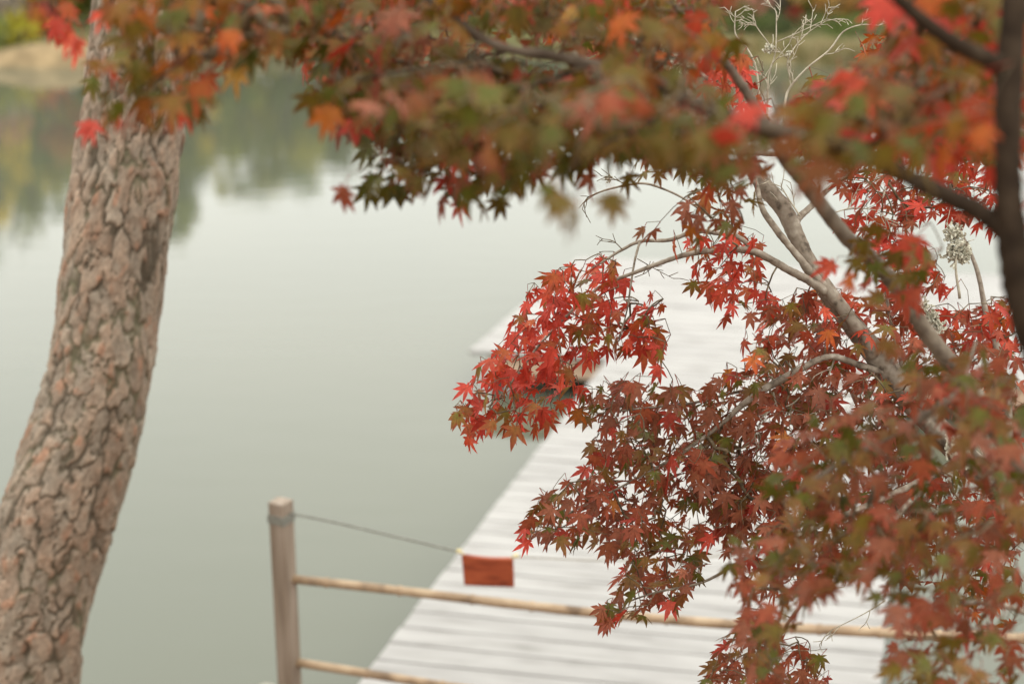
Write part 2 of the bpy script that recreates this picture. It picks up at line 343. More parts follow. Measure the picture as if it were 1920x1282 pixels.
# ---------------------------------------------------------------- boardwalk and platform
DZ = .35
def xy(p): return np.array((p.x, p.y))
E0, E1 = xy(onz(690, 1255, DZ)), xy(onz(1140, 670, DZ))
U = (E1 - E0) / np.linalg.norm(E1 - E0)
V = xy(onz(1080, 1237, DZ)) - xy(onz(733, 1203, DZ)); V /= np.linalg.norm(V)
Rp = xy(onz(1658, 1200, DZ))
def isect(p, d, q, e):
    A = np.array([[d[0], -e[0]], [d[1], -e[1]]]); s = np.linalg.solve(A, q - p); return p + d * s[0]
Nf = np.array((-V[1], V[0]))                      # normal to planks, pointing away from the camera
def make_deck(name, label, cat, Lp, Ld, Rq, Rd, n0, n1, seed, pw=.150, gap=.010):
    rnd = random.Random(seed)
    root = empty(name, (Lp[0], Lp[1], 0)); tag(root, label, cat)
    k = n0
    while k < n1 - .03:
        k2 = min(k + pw, n1)
        c = []
        o = Nf
        base = Lp * 0 + Nf * k; base2 = Nf * k2
        jl, jr = rnd.uniform(-.004, .004), rnd.uniform(-.004, .004)
        a = isect(base, V, Lp, Ld) + V * jl; bq = isect(base, V, Rq, Rd) + V * jr
        d_ = isect(base2, V, Lp, Ld) + V * jl; c_ = isect(base2, V, Rq, Rd) + V * jr
        L = np.linalg.norm(bq - a); mid = (a + bq + c_ + d_) / 4
        ang = math.atan2(V[1], V[0])
        def loc(p): q = p - mid; return (q @ V, q @ Nf)
        mb = MB(); zt = DZ + rnd.uniform(-.002, .0025)
        prism(mb, [loc(a), loc(bq), loc(c_), loc(d_)], -.038, 0)
        p = mb.build('plank', M['plank'], None); p.location = (mid[0], mid[1], zt); p.rotation_euler = (rnd.uniform(-.0015, .0015), rnd.uniform(-.0006, .0006), ang)
        p.parent = root; p.matrix_parent_inverse = Matrix.Translation(root.location).inverted()
        bevel(p, .003, 2)
        k = k2 + gap
    return root
Q0, Q1 = xy(onz(880, 656, DZ)), xy(onz(1085, 481, DZ))
QU = (Q1 - Q0) / np.linalg.norm(Q1 - Q0)
QR = xy(onz(2080, 640, DZ))
n_near = float(Q0 @ Nf); n_far = float(Q1 @ Nf)
nb = float((xy(onz(690, 1255, DZ)) @ Nf)) - 1.5
walk = make_deck('boardwalk', 'weathered pale grey plank boardwalk leading out over the pond', 'boardwalk', E0, U, Rp, U, nb, n_near - .011, 3)
plat = make_deck('platform', 'wide pale plank platform across the far end of the boardwalk', 'platform', Q0, QU, QR, U, n_near, n_far, 4)
def beam(parent, name, p, q, w, z0, z1, mat):
    d = (q - p) / np.linalg.norm(q - p); nn = np.array((-d[1], d[0])) * w / 2
    L = np.linalg.norm(q - p); mid = (p + q) / 2
    mb = MB(); prism(mb, [(-L / 2, -w / 2), (L / 2, -w / 2), (L / 2, w / 2), (-L / 2, w / 2)], z0, z1)
    o = mb.build(name, M[mat], None); o.location = (mid[0], mid[1], 0); o.rotation_euler = (0, 0, math.atan2(d[1], d[0]))
    o.parent = parent; o.matrix_parent_inverse = Matrix.Translation(parent.location).inverted(); bevel(o, .004, 2); return o
zt = DZ - .042
W0 = isect(Nf * (nb + .05), V, E0, U); W1 = isect(Nf * (n_near - .06), V, E0, U)
X0 = isect(Nf * (nb + .05), V, Rp, U); X1 = isect(Nf * (n_near - .06), V, Rp, U)
beam(walk, 'stringer', W0 + V * .07, W1 + V * .07, .05, zt - .12, zt, 'pile')
beam(walk, 'stringer', X0 - V * .07, X1 - V * .07, .05, zt - .12, zt, 'pile')
beam(walk, 'stringer', (W0 + X0) / 2, (W1 + X1) / 2, .05, zt - .12, zt, 'pile')
for t_ in (.1, .36, .62, .88):
    for a0, a1, s in ((W0, W1, 1), (X0, X1, -1)):
        c = a0 + (a1 - a0) * t_ + V * .13 * s
        mb = MB(); tube(mb, [Vector((c[0], c[1], -1.3)), Vector((c[0], c[1], zt))], [.055, .05], 12); mb.build('pile', M['pile'], walk, True)
F0 = isect(Nf * (n_near + .045), V, Q0, QU); F1 = isect(Nf * (n_near + .045), V, QR, U)
H0 = isect(Nf * (n_far - .05), V, Q0, QU); H1 = isect(Nf * (n_far - .05), V, QR, U)
beam(plat, 'fascia_board', F0 + V * .14, F1 - V * .14, .035, zt - .15, zt, 'fascia')
beam(plat, 'fascia_board', H0 + V * .14, H1 - V * .14, .035, zt - .15, zt, 'fascia')
beam(plat, 'stringer', (F0 + H0) / 2 + V * .15, (F1 + H1) / 2 - V * .15, .06, zt - .12, zt, 'pile')
for t_ in (.04, .2, .36, .55, .75, .95):
    for a0, a1, s in ((F0, F1, 1), (H0, H1, -1)):
        c = a0 + (a1 - a0) * t_ + Nf * .1 * s
        mb = MB(); tube(mb, [Vector((c[0], c[1], -1.3)), Vector((c[0], c[1], zt))], [.055, .05], 12); mb.build('pile', M['pile'], plat, True)

# ---------------------------------------------------------------- fence, rope and hanging board
PT = P(526, 938, 5.3)                        # top of the visible post
rl = ony(545, 1087, PT.y)
r_ = ray(1975, 1200); rr_ = CAM + r_ * ((rl.z - CAM.z) / r_.z)
fd = Vector((rr_.x - rl.x, rr_.y - rl.y, 0)); flen = fd.length; fd.normalize(); fn = Vector((-fd.y, fd.x, 0))
fence = empty('fence', (PT.x, PT.y, .3)); tag(fence, 'wooden post fence with two bamboo rails across the boardwalk entrance', 'fence')
def post(x, y, ztop):
    mb = MB(); w = .034; zb = float(ground_z(np.array([x]), np.array([y]))[0]) - .15
    zb = min(zb, .1)
    prism(mb, [(-w, -w), (w, -w), (w, w), (-w, w)], zb, ztop)
    o = mb.build('post', M['post'], None); o.location = (x, y, 0); o.rotation_euler = (0, 0, math.atan2(fd.y, fd.x) - R(18))
    o.parent = fence; o.matrix_parent_inverse = Matrix.Translation(fence.location).inverted(); bevel(o, .005, 2)
    mb = MB(); prism(mb, [(-w - .003, -w - .003), (w + .003, -w - .003), (w + .003, w + .003), (-w - .003, w + .003)], ztop - .085, ztop - .05)
    k = mb.build('rope_band', M['rope'], None); k.parent = o
    return o
post(PT.x, PT.y, PT.z)
pr = Vector((PT.x, PT.y, 0)) + fd * (flen + .03)
post(pr.x, pr.y, PT.z)
def bamboo(z, seed, drop=0.0):
    rnd = random.Random(seed); s = Vector((PT.x, PT.y, z)) + fd * .02 - fn * .0; L = flen - .0
    pts = []; rad = []; nn = 44; node = [rnd.uniform(.12, .3)]
    while node[-1] < L: node.append(node[-1] + rnd.uniform(.2, .3))
    base = sorted(set([i * L / nn for i in range(nn + 1)] + [q + e for q in node for e in (-.012, -.004, 0, .004, .012) if 0 < q + e < L]))
    for q in base:
        p = s + fd * q + Vector((0, 0, .006 * math.sin(q * 2.1 + seed) - .030 * math.sin(math.pi * q / L) - drop * q / L)) + fn * .005 * math.sin(q * 3 + seed)
        r = .0170 + .002 * q / L
        dmin = min(abs(q - x) for x in node)
        if dmin < .006: r += .0025
        elif dmin < .014: r -= .0012
        pts.append(p); rad.append(r)
    mb = MB(); tube(mb, pts, rad, 14); return mb.build('bamboo_rail', M['bamboo'], fence, True)
bamboo(rl.z, 1); bamboo(ony(548, 1243, PT.y).z, 2, .07)
# rope from post to post, carrying the board
def onfence(px, py):
    r = ray(px, py); o = Vector((PT.x, PT.y, 0)) - fn * .02
    t_ = ((o - CAM).dot(fn)) / r.dot(fn); return CAM + r * t_
rp = [onfence(543, 962), onfence(620, 977), onfence(740, 1005), onfence(862, 1034)]
rq = [onfence(966, 1043), onfence(1150, 1050), onfence(1400, 1038), onfence(1970, 985)]
pts = [Vector(p) for p in catmull([tuple(p) for p in rp], 8)]
mb = MB(); tube(mb, pts, [.0048] * len(pts), 8); tag(mb.build('barrier_rope', M['rope'], smooth=True), 'thin grey rope sagging from the left post top to the board', 'rope')
pts = [Vector(p) for p in catmull([tuple(p) for p in rq], 8)]
mb = MB(); tube(mb, pts, [.0035] * len(pts), 8); tag(mb.build('barrier_rope', M['pale_cord'], smooth=True), 'thin pale cord running right from the hanging board', 'rope')
s0, s1, s2, s3 = onfence(866, 1038), onfence(962, 1045), onfence(964, 1099), onfence(871, 1095)
sg = empty('hanging_sign', (s0 + s1) / 2); tag(sg, 'blank rust red wooden board hanging from the rope', 'sign')
cc = (s0 + s1 + s2 + s3) / 4; off = fn * .009
nbv = 9; v = []; f = []
for side in (-1, 1):
    for i in range(nbv + 1):
        t_ = i / nbv; sag = Vector((0, 0, -.006 * math.sin(math.pi * t_)))
        v += [s0.lerp(s1, t_) + sag + off * side, s3.lerp(s2, t_) + off * side]
h = 2 * (nbv + 1)
for i in range(nbv):
    a = 2 * i; f += [(a, a + 2, a + 3, a + 1), (h + a, h + a + 1, h + a + 3, h + a + 2), (a, h + a, h + a + 2, a + 2), (a + 1, a + 3, h + a + 3, h + a + 1)]
f += [(0, 1, h + 1, h), (h - 2, 2 * h - 2, 2 * h - 1, h - 1)]
bo = mesh_obj('board', [p - cc for p in v], f, M['sign'], None, loc=cc); bo.parent = sg; bo.matrix_parent_inverse = Matrix.Translation(sg.location).inverted(); bevel(bo, .003, 2)
for q, w in ((s0, onfence(861, 1033)), (s1, onfence(968, 1042))):
    mb = MB(); dn = (cc - q).normalized() * .012
    tube(mb, [q + dn, q.lerp(w, .5) + Vector((0, 0, .004)), w + Vector((0, 0, .006))], [.005, .005, .006], 6)
    tube(mb, [w + fd * -.008 + Vector((0, 0, .0)), w + fd * .008], [.009, .009], 8)
    mb.build('cord_loop', M['cord'], sg, True)
# pale stone on the near shore
rnd = random.Random(8)
rc = onz(500, 1322, .05)
nr, nc_ = 16, 24; v = []; f = []
for i in range(nr + 1):
    for j in range(nc_):
        th = math.pi * i / nr; ph = 2 * math.pi * j / nc_
        d = Vector((math.sin(th) * math.cos(ph), math.sin(th) * math.sin(ph), math.cos(th)))
        k = 1 + .18 * math.sin(3 * d.x + 2 * d.y * 1.7) + .1 * math.sin(7 * d.y + 5 * d.z)
        v.append(Vector((d.x * .10 * k, d.y * .09 * k, d.z * .075 * k)))
for i in range(nr):
    for j in range(nc_):
        f.append((i * nc_ + j, (i + 1) * nc_ + j, (i + 1) * nc_ + (j + 1) % nc_, i * nc_ + (j + 1) % nc_))
tag(mesh_obj('shore_stone', v, f, M['rock'], None, True, loc=rc), 'small pale stone on the shore at the foot of the fence post', 'stone')

# ---------------------------------------------------------------- pine
pine_px = [(330, -420, 84), (300, -180, 88), (277, 0, 92), (264, 120, 92), (250, 240, 92), (222, 430, 93), (190, 690, 93), (143, 855, 98), (108, 962, 101), (70, 1094, 105), (28, 1282, 110), (0, 1480, 122), (-30, 1700, 150)]
PY = 4.35
cl = []
for (px, py, hw) in pine_px:
    p = ony(px, py, PY); dep = pix(p)[2]; cl.append((p.x, p.y, p.z, hw / F * dep))
top = cl[0]; cl = [(top[0] + 1.0, top[1] + .5, top[2] + 4.2, .05), (top[0] + .35, top[1] + .2, top[2] + 1.7, .12)] + cl
path = catmull(cl, 14)
path = np.array(path); seg = np.linalg.norm(np.diff(path[:, :3], axis=0), axis=1); S = np.concatenate([[0], np.cumsum(seg)])
vis = (path[:, 2] < 4.6)
def pine_mesh():
    rs = np.random.RandomState(4)
    m_, n_ = 640, 210
    i0 = int(np.argmax(vis)) - 4
    ss = np.concatenate([np.linspace(0, S[i0], 40)[:-1], np.linspace(S[i0], S[-1], m_)])
    P3 = np.stack([np.interp(ss, S, path[:, k]) for k in range(4)], 1)
    T = np.gradient(P3[:, :3], axis=0); T /= np.linalg.norm(T, axis=1)[:, None]
    Xa = np.cross(T, np.array([0, 1, 0.])); Xa /= np.linalg.norm(Xa, axis=1)[:, None]; Ya = np.cross(T, Xa)
    th = np.linspace(0, 2 * np.pi, n_, endpoint=False)
    TH, SS = np.meshgrid(th, ss); RR = P3[:, 3][:, None]
    # bark plates: cellular pattern on the unrolled trunk (period in theta)
    def cells(cw, chh, sd, warp):
        rs = np.random.RandomState(sd)
        ncell = int(round(2 * np.pi * .165 / cw)); nrow = int(S[-1] / chh) + 3
        jit = rs.rand(nrow + 4, ncell, 2); rv = rs.rand(nrow + 4, ncell, 3)
        wx = (vnoise(np.cos(TH) * 3 + SS * 3, SS * 9 + np.sin(TH) * 3, 1, 2 + sd) - .5) * warp + (vnoise(np.cos(TH) * 9 + SS * 5, SS * 30 + np.sin(TH) * 9, 1, 5 + sd) - .5) * warp * .6
        wy = (vnoise(np.cos(TH) * 3 - SS * 3, SS * 9 + np.sin(TH) * 3, 1, 7 + sd) - .5) * warp + (vnoise(np.cos(TH) * 9 - SS * 4, SS * 30 + np.sin(TH) * 9, 1, 9 + sd) - .5) * warp * .6
        u = TH / (2 * np.pi) * ncell + wx; w = SS / chh + wy
        ui = np.floor(u).astype(int); wi = np.floor(w).astype(int)
        d1 = np.full(u.shape, 9.); d2 = np.full(u.shape, 9.); id1 = np.zeros(u.shape + (2,), int)
        for a in (-1, 0, 1):
            for b_ in (-1, 0, 1):
                cu = (ui + a) % ncell; cv = np.clip(wi + b_ + 1, 0, nrow + 3)
                dx = (ui + a + jit[cv, cu, 0] - u); dy = (wi + b_ + jit[cv, cu, 1] - w)
                d = np.sqrt(dx ** 2 + dy ** 2); closer = d < d1
                d2 = np.where(closer, d1, np.minimum(d2, d)); d1 = np.where(closer, d, d1)
                id1[..., 0] = np.where(closer, cv, id1[..., 0]); id1[..., 1] = np.where(closer, cu, id1[..., 1])
        return d2 - d1, rv[id1[..., 0], id1[..., 1]]
    e1, rnd3 = cells(.050, .125, 4, .85); e2, rndb = cells(.026, .050, 9, 1.0)
    ew = .02 + .34 * np.clip(vnoise(np.cos(TH) * 4 + SS * 2, SS * 9 + np.sin(TH) * 4, 1, 31) * 1.5 - .25, 0, 1)
    edge = np.clip(e1 / ew, 0, 1); edge = edge * edge * (3 - 2 * edge)
    ed2 = np.clip(e2 / .10, 0, 1)
    cx3, sx3 = np.cos(TH), np.sin(TH)
    fine = vnoise(cx3 * 22 + SS * 11, SS * 70 + sx3 * 22, 1, 3); fine2 = vnoise(cx3 * 8 + SS * 7, SS * 26 + sx3 * 8, 1, 8)
    disp = edge * (.006 + .006 * rnd3[..., 0]) + (ed2 * .001 + rndb[..., 0] * .005) + fine * .0025 + (fine2 - .5) * .006 - .008
    disp += (vnoise(cx3 * 1.5 + SS, SS * 3.5 + sx3 * 1.5, 1, 5) - .5) * .02
    Rr = RR + disp
    pos = P3[:, None, :3] + Xa[:, None] * (np.cos(TH) * Rr)[..., None] + Ya[:, None] * (np.sin(TH) * Rr)[..., None]
    grey = np.array((.222, .182, .140)); pink = np.array((.245, .172, .122)); rust = np.array((.27, .125, .072)); fur = np.array((.072, .058, .040)); moss = np.array((.105, .095, .058))
    k = np.clip(rnd3[..., 1] * .8 + fine2 * .8 - .45, 0, 1)[..., None]
    Cc = grey * (1 - k) + pink * k
    patch = np.clip((fine2 * .9 + rndb[..., 2] * .8 - 1.22) * 5, 0, 1)[..., None] * .5
    Cc = Cc * (1 - patch) + rust * patch
    Cc = Cc * (.78 + .26 * rnd3[..., 0:1] + .22 * rndb[..., 1:2]) * (.82 + .36 * fine[..., None])
    mossy = np.clip((vnoise(cx3 * 2 + SS, SS * 5 + sx3 * 2, 1, 12) - .4) * 4, 0, 1)[..., None]
    ff_ = fur * (1 - mossy) + moss * mossy
    ee = (edge * (.75 + .25 * ed2))[..., None]
    Cc = ff_ * (1 - ee) + Cc * ee
    mt = len(ss); idx = np.arange(mt * n_).reshape(mt, n_)
    a = idx[:-1]; b2 = idx[1:]
    quads = np.stack([a, np.roll(a, -1, 1), np.roll(b2, -1, 1), b2], -1).reshape(-1, 4)
    me = bpy.data.meshes.new('trunk')
    vflat = pos.reshape(-1, 3)
    me.vertices.add(len(vflat)); me.vertices.foreach_set('co', vflat.ravel().astype(np.float32))
    me.loops.add(quads.size); me.loops.foreach_set('vertex_index', quads.ravel().astype(np.int32))
    me.polygons.add(len(quads)); me.polygons.foreach_set('loop_start', np.arange(0, quads.size, 4, dtype=np.int32))
    me.update(calc_edges=True)
    me.polygons.foreach_set('use_smooth', np.ones(len(quads), bool))
    at = me.color_attributes.new('Col', 'FLOAT_COLOR', 'POINT'); cc4 = np.ones((len(vflat), 4), np.float32); cc4[:, :3] = Cc.reshape(-1, 3); at.data.foreach_set('color', cc4.ravel())
    me.materials.append(M['pine_bark']); me.update()
    return me
base = path[-1]
pine = empty('pine_tree', (base[0], base[1], float(ground_z(np.array([base[0]]), np.array([base[1]]))[0])))
tag(pine, 'large leaning pine with scaly pinkish grey bark at left', 'tree')
pt = bpy.data.objects.new('trunk', pine_mesh()); col.objects.link(pt); pt.parent = pine; pt.matrix_parent_inverse = Matrix.Translation(pine.location).inverted()
# broken limb stub with pale wood, low on the trunk
rnd = random.Random(12)
sp = ony(45, 1190, PY); sp = sp + Vector((0.0, -.155, .0))
mb = MB(); pts = [sp + Vector((.0, .09, .0)), sp + Vector((0, .03, .004)), sp + Vector((.004, .0, .006)), sp + Vector((.006, -.016, .004))]
tube(mb, pts, [.065, .052, .038, .02], 18, rnd, .14); mb.build('limb_stub', M['rock'], pine, True)
# pine limbs and needle tufts above the picture
mb = MB(); cb = MB()
for k in range(9):
    i = rnd.randint(2, 26); p0 = Vector(path[i][:3]); a = rnd.uniform(0, 6.28); L = rnd.uniform(.9, 1.7)
    p1 = p0 + Vector((math.cos(a) * L * .6, math.sin(a) * L * .6, .35)); p2 = p0 + Vector((math.cos(a) * L, math.sin(a) * L, .55))
    tube(mb, [p0, p1, p2], [.045, .03, .012], 7)
    for q in range(9):
        c = p0.lerp(p2, rnd.uniform(.5, 1.05)) + Vector((rnd.gauss(0, .22), rnd.gauss(0, .22), rnd.gauss(.1, .12)))
        for j in range(60):
            d = Vector((rnd.gauss(0, 1), rnd.gauss(0, 1), rnd.gauss(.5, .8))).normalized() * rnd.uniform(.08, .14); w = d.orthogonal().normalized() * .0035
            cb.add([c - w, c + w, c + d], [(0, 1, 2)], [(.035, .06, .02)] * 3)
mb.build('limb', M['shaded_bark'], pine, True); cb.build('crown', M['far_leaf'], pine)

# ---------------------------------------------------------------- Japanese maples
LS = 1.42
LOBES = [(-122, .36, .065), (-76, .72, .11), (-37, .95, .135), (0, 1.04, .145), (37, .95, .135), (76, .72, .11), (122, .36, .065)]
SIN = [.17, .24, .28, .28, .24, .17]
def leaf_geo(rnd, size, cen, tip):
    """leaf in its own frame: blade centre at the origin, +y to the middle tip, +z upper face, stalk towards -y. returns v, f, c"""
    v = [Vector((0, 0, 0))]; f = []; c = [cen]
    droop = rnd.uniform(0, .55); cup = rnd.uniform(-.2, .45) if rnd.random() < .75 else rnd.uniform(.5, 1.1); wid = rnd.uniform(.82, 1.12); twist = rnd.uniform(-.25, .25)
    lob = [(a * wid + rnd.uniform(-5, 5), L * rnd.uniform(.88, 1.1), w * rnd.uniform(.85, 1.15)) for a, L, w in LOBES]
    def pt(x, y, extra=0.0):
        r2 = x * x + y * y
        z = -droop * r2 * .7 + cup * abs(x) * .55 + twist * x * y + extra
        return Vector((x, y, z))
    def mixc(t, k=1.0): return tuple(min(.95, (cen[i] * (1 - t) + tip[i] * t) * k) for i in range(3))
    def addp(p, t, k=1.0): v.append(p); c.append(mixc(t, k)); return len(v) - 1
    sin_i = []
    for i in range(6):
        a = R((lob[i][0] + lob[i + 1][0]) / 2); r = SIN[i] * rnd.uniform(.9, 1.1)
        sin_i.append(addp(pt(math.sin(a) * r, math.cos(a) * r), .35))
    b0 = addp(pt(-.035, -.10), .2); b1 = addp(pt(.035, -.10), .2)
    for i, (ad, L, w) in enumerate(lob):
        a = R(ad); dx, dy = math.sin(a), math.cos(a); nx_, ny_ = dy, -dx
        tw = rnd.uniform(-.07, .07); k = rnd.uniform(.88, 1.12)
        bend = rnd.uniform(-.10, .06)
        def lp(s, o, e=0): return pt(dx * s * L + nx_ * o * w, dy * s * L + ny_ * o * w, e + bend * s * s * L + tw * o * w * 3)
        mI = addp(lp(.55, 0, -.028), .55, k * .93)
        sl = addp(lp(.48, -1), .6, k); sr = addp(lp(.48, 1), .6, k)
        pl = addp(lp(.76, -.52), .85, k); pr_ = addp(lp(.76, .52), .85, k)
        tp = addp(lp(1.0, rnd.uniform(-.15, .15)), 1.0, k * .85)
        L0 = sin_i[i - 1] if i > 0 else b0
        R0 = sin_i[i] if i < 6 else b1
        f += [(0, mI, sl), (0, sl, L0), (mI, pl, sl), (mI, tp, pl), (0, R0, sr), (0, sr, mI), (mI, sr, pr_), (mI, pr_, tp)]
    f.append((0, b0, b1))
    # stalk
    pl_ = rnd.uniform(.35, .75); w = .02; sc = (.30, .06, .035)
    n0 = len(v); bx = rnd.uniform(-.2, .2)
    for (yy, zz, xx) in ((0, 0, 0), (-pl_ * .5, .03, bx * .4), (-pl_, .08, bx)):
        for (ox, oz) in ((-w, 0), (w, 0), (0, -w * 1.6)): v.append(Vector((xx + ox, yy, zz + oz))); c.append(sc)
    for s in (0, 1):
        for k in range(3):
            a_ = n0 + s * 3 + k; b_ = n0 + s * 3 + (k + 1) % 3; f.append((a_, b_, b_ + 3, a_ + 3))
    return [p * size for p in v], f, c, Vector((bx, -pl_, .08)) * size

# palettes: (weight, centre colour, tip colour)
RED = [(5.5, (.52, .062, .031), (.49, .038, .024)), (2.6, (.52, .085, .032), (.53, .046, .025)), (2, (.42, .11, .03), (.42, .052, .022)), (1.2, (.30, .135, .03), (.36, .062, .022)), (.5, (.20, .19, .03), (.30, .085, .025))]
DULL = [(6, (.25, .086, .042), (.225, .060, .030)), (3, (.295, .080, .034), (.275, .050, .024)), (2.8, (.19, .112, .028), (.21, .074, .024)), (2.0, (.115, .13, .02), (.155, .074, .022)), (.8, (.38, .056, .030), (.36, .036, .024)), (.15, (.42, .16, .03), (.42, .10, .022))]
MIDR = [(5, (.36, .074, .034), (.33, .048, .026)), (2.6, (.46, .075, .030), (.44, .042, .022)), (2.4, (.27, .085, .038), (.245, .056, .028)), (1.5, (.15, .14, .025), (.26, .072, .024)), (1, (.46, .13, .026), (.46, .07, .02))]
OLIVE = [(5, (.165, .125, .014), (.185, .082, .014)), (3, (.115, .135, .013), (.145, .092, .013)), (3, (.26, .092, .018), (.235, .062, .015)), (.6, (.40, .075, .025), (.38, .05, .02)), (.4, (.52, .29, .03), (.46, .19, .022)), (1.0, (.42, .135, .016), (.40, .09, .014))]
ORNG = [(4, (.44, .115, .013), (.46, .068, .011)), (3.6, (.24, .135, .014), (.30, .082, .013)), (2.8, (.14, .135, .013), (.19, .09, .012)), (2.2, (.48, .062, .018), (.48, .042, .014)), (.3, (.48, .25, .022), (.44, .155, .018))]
OLIVE = [(w, tuple(q * .72 for q in a), tuple(q * .72 for q in b_)) for w, a, b_ in OLIVE]
ORNG = [(w, tuple(q * .80 for q in a), tuple(q * .78 for q in b_)) for w, a, b_ in ORNG]
RED = [(w, tuple(q * .88 for q in a), tuple(q * .88 for q in b_)) for w, a, b_ in RED]
GRN = OLIVE[:2] + [(1.2, *OLIVE[2][1:])]
CAN = OLIVE[:3] + GRN[:2] + [(1.6, *DULL[0][1:]), (.8, *DULL[1][1:]), (.5, *RED[0][1:]), (.25, *OLIVE[4][1:])]
def pick(rnd, pal):
    t_ = rnd.random() * sum(p[0] for p in pal)
    for w, a, b_ in pal:
        t_ -= w
        if t_ <= 0: break
    k = rnd.uniform(.82, 1.18)
    return tuple(q * k for q in a), tuple(q * k for q in b_)
def inpoly(x, y, poly):
    ins = False; j = len(poly) - 1
    for i in range(len(poly)):
        xi, yi = poly[i]; xj, yj = poly[j]
        if (yi > y) != (yj > y) and x < (xj - xi) * (y - yi) / (yj - yi) + xi: ins = not ins
        j = i
    return ins
def sample(rnd, poly, spacing, holes=(), inset=0, tries=30000, cap=2000, gap=.0, seed=0):
    xs_ = [p[0] for p in poly]; ys_ = [p[1] for p in poly]; out = []; grid = {}
    fails = 0
    area = (max(xs_) - min(xs_)) * (max(ys_) - min(ys_)); tries = int(area / spacing ** 2 * 14) + 200
    for _ in range(tries):
        x = rnd.uniform(min(xs_), max(xs_)); y = rnd.uniform(min(ys_), max(ys_))
        if not inpoly(x, y, poly): continue
        if inset and not (inpoly(x - inset * 1.2, y + inset, poly) and inpoly(x + inset, y, poly) and inpoly(x - inset, y - inset * .4, poly)): continue
        if any((x - hx) ** 2 + ((y - hy) * 1.2) ** 2 < hr * hr for hx, hy, hr in holes): continue
        if gap and float(vnoise(np.array([x]), np.array([y]), 1 / 75., 20 + seed)[0]) < gap: continue
        gx, gy = int(x // spacing), int(y // spacing); ok = True
        for a in (-1, 0, 1):
            for b_ in (-1, 0, 1):
                for (qx, qy) in grid.get((gx + a, gy + b_), ()):
                    if (qx - x) ** 2 + (qy - y) ** 2 < spacing ** 2: ok = False
        if ok: grid.setdefault((gx, gy), []).append((x, y)); out.append((x, y))
    return out
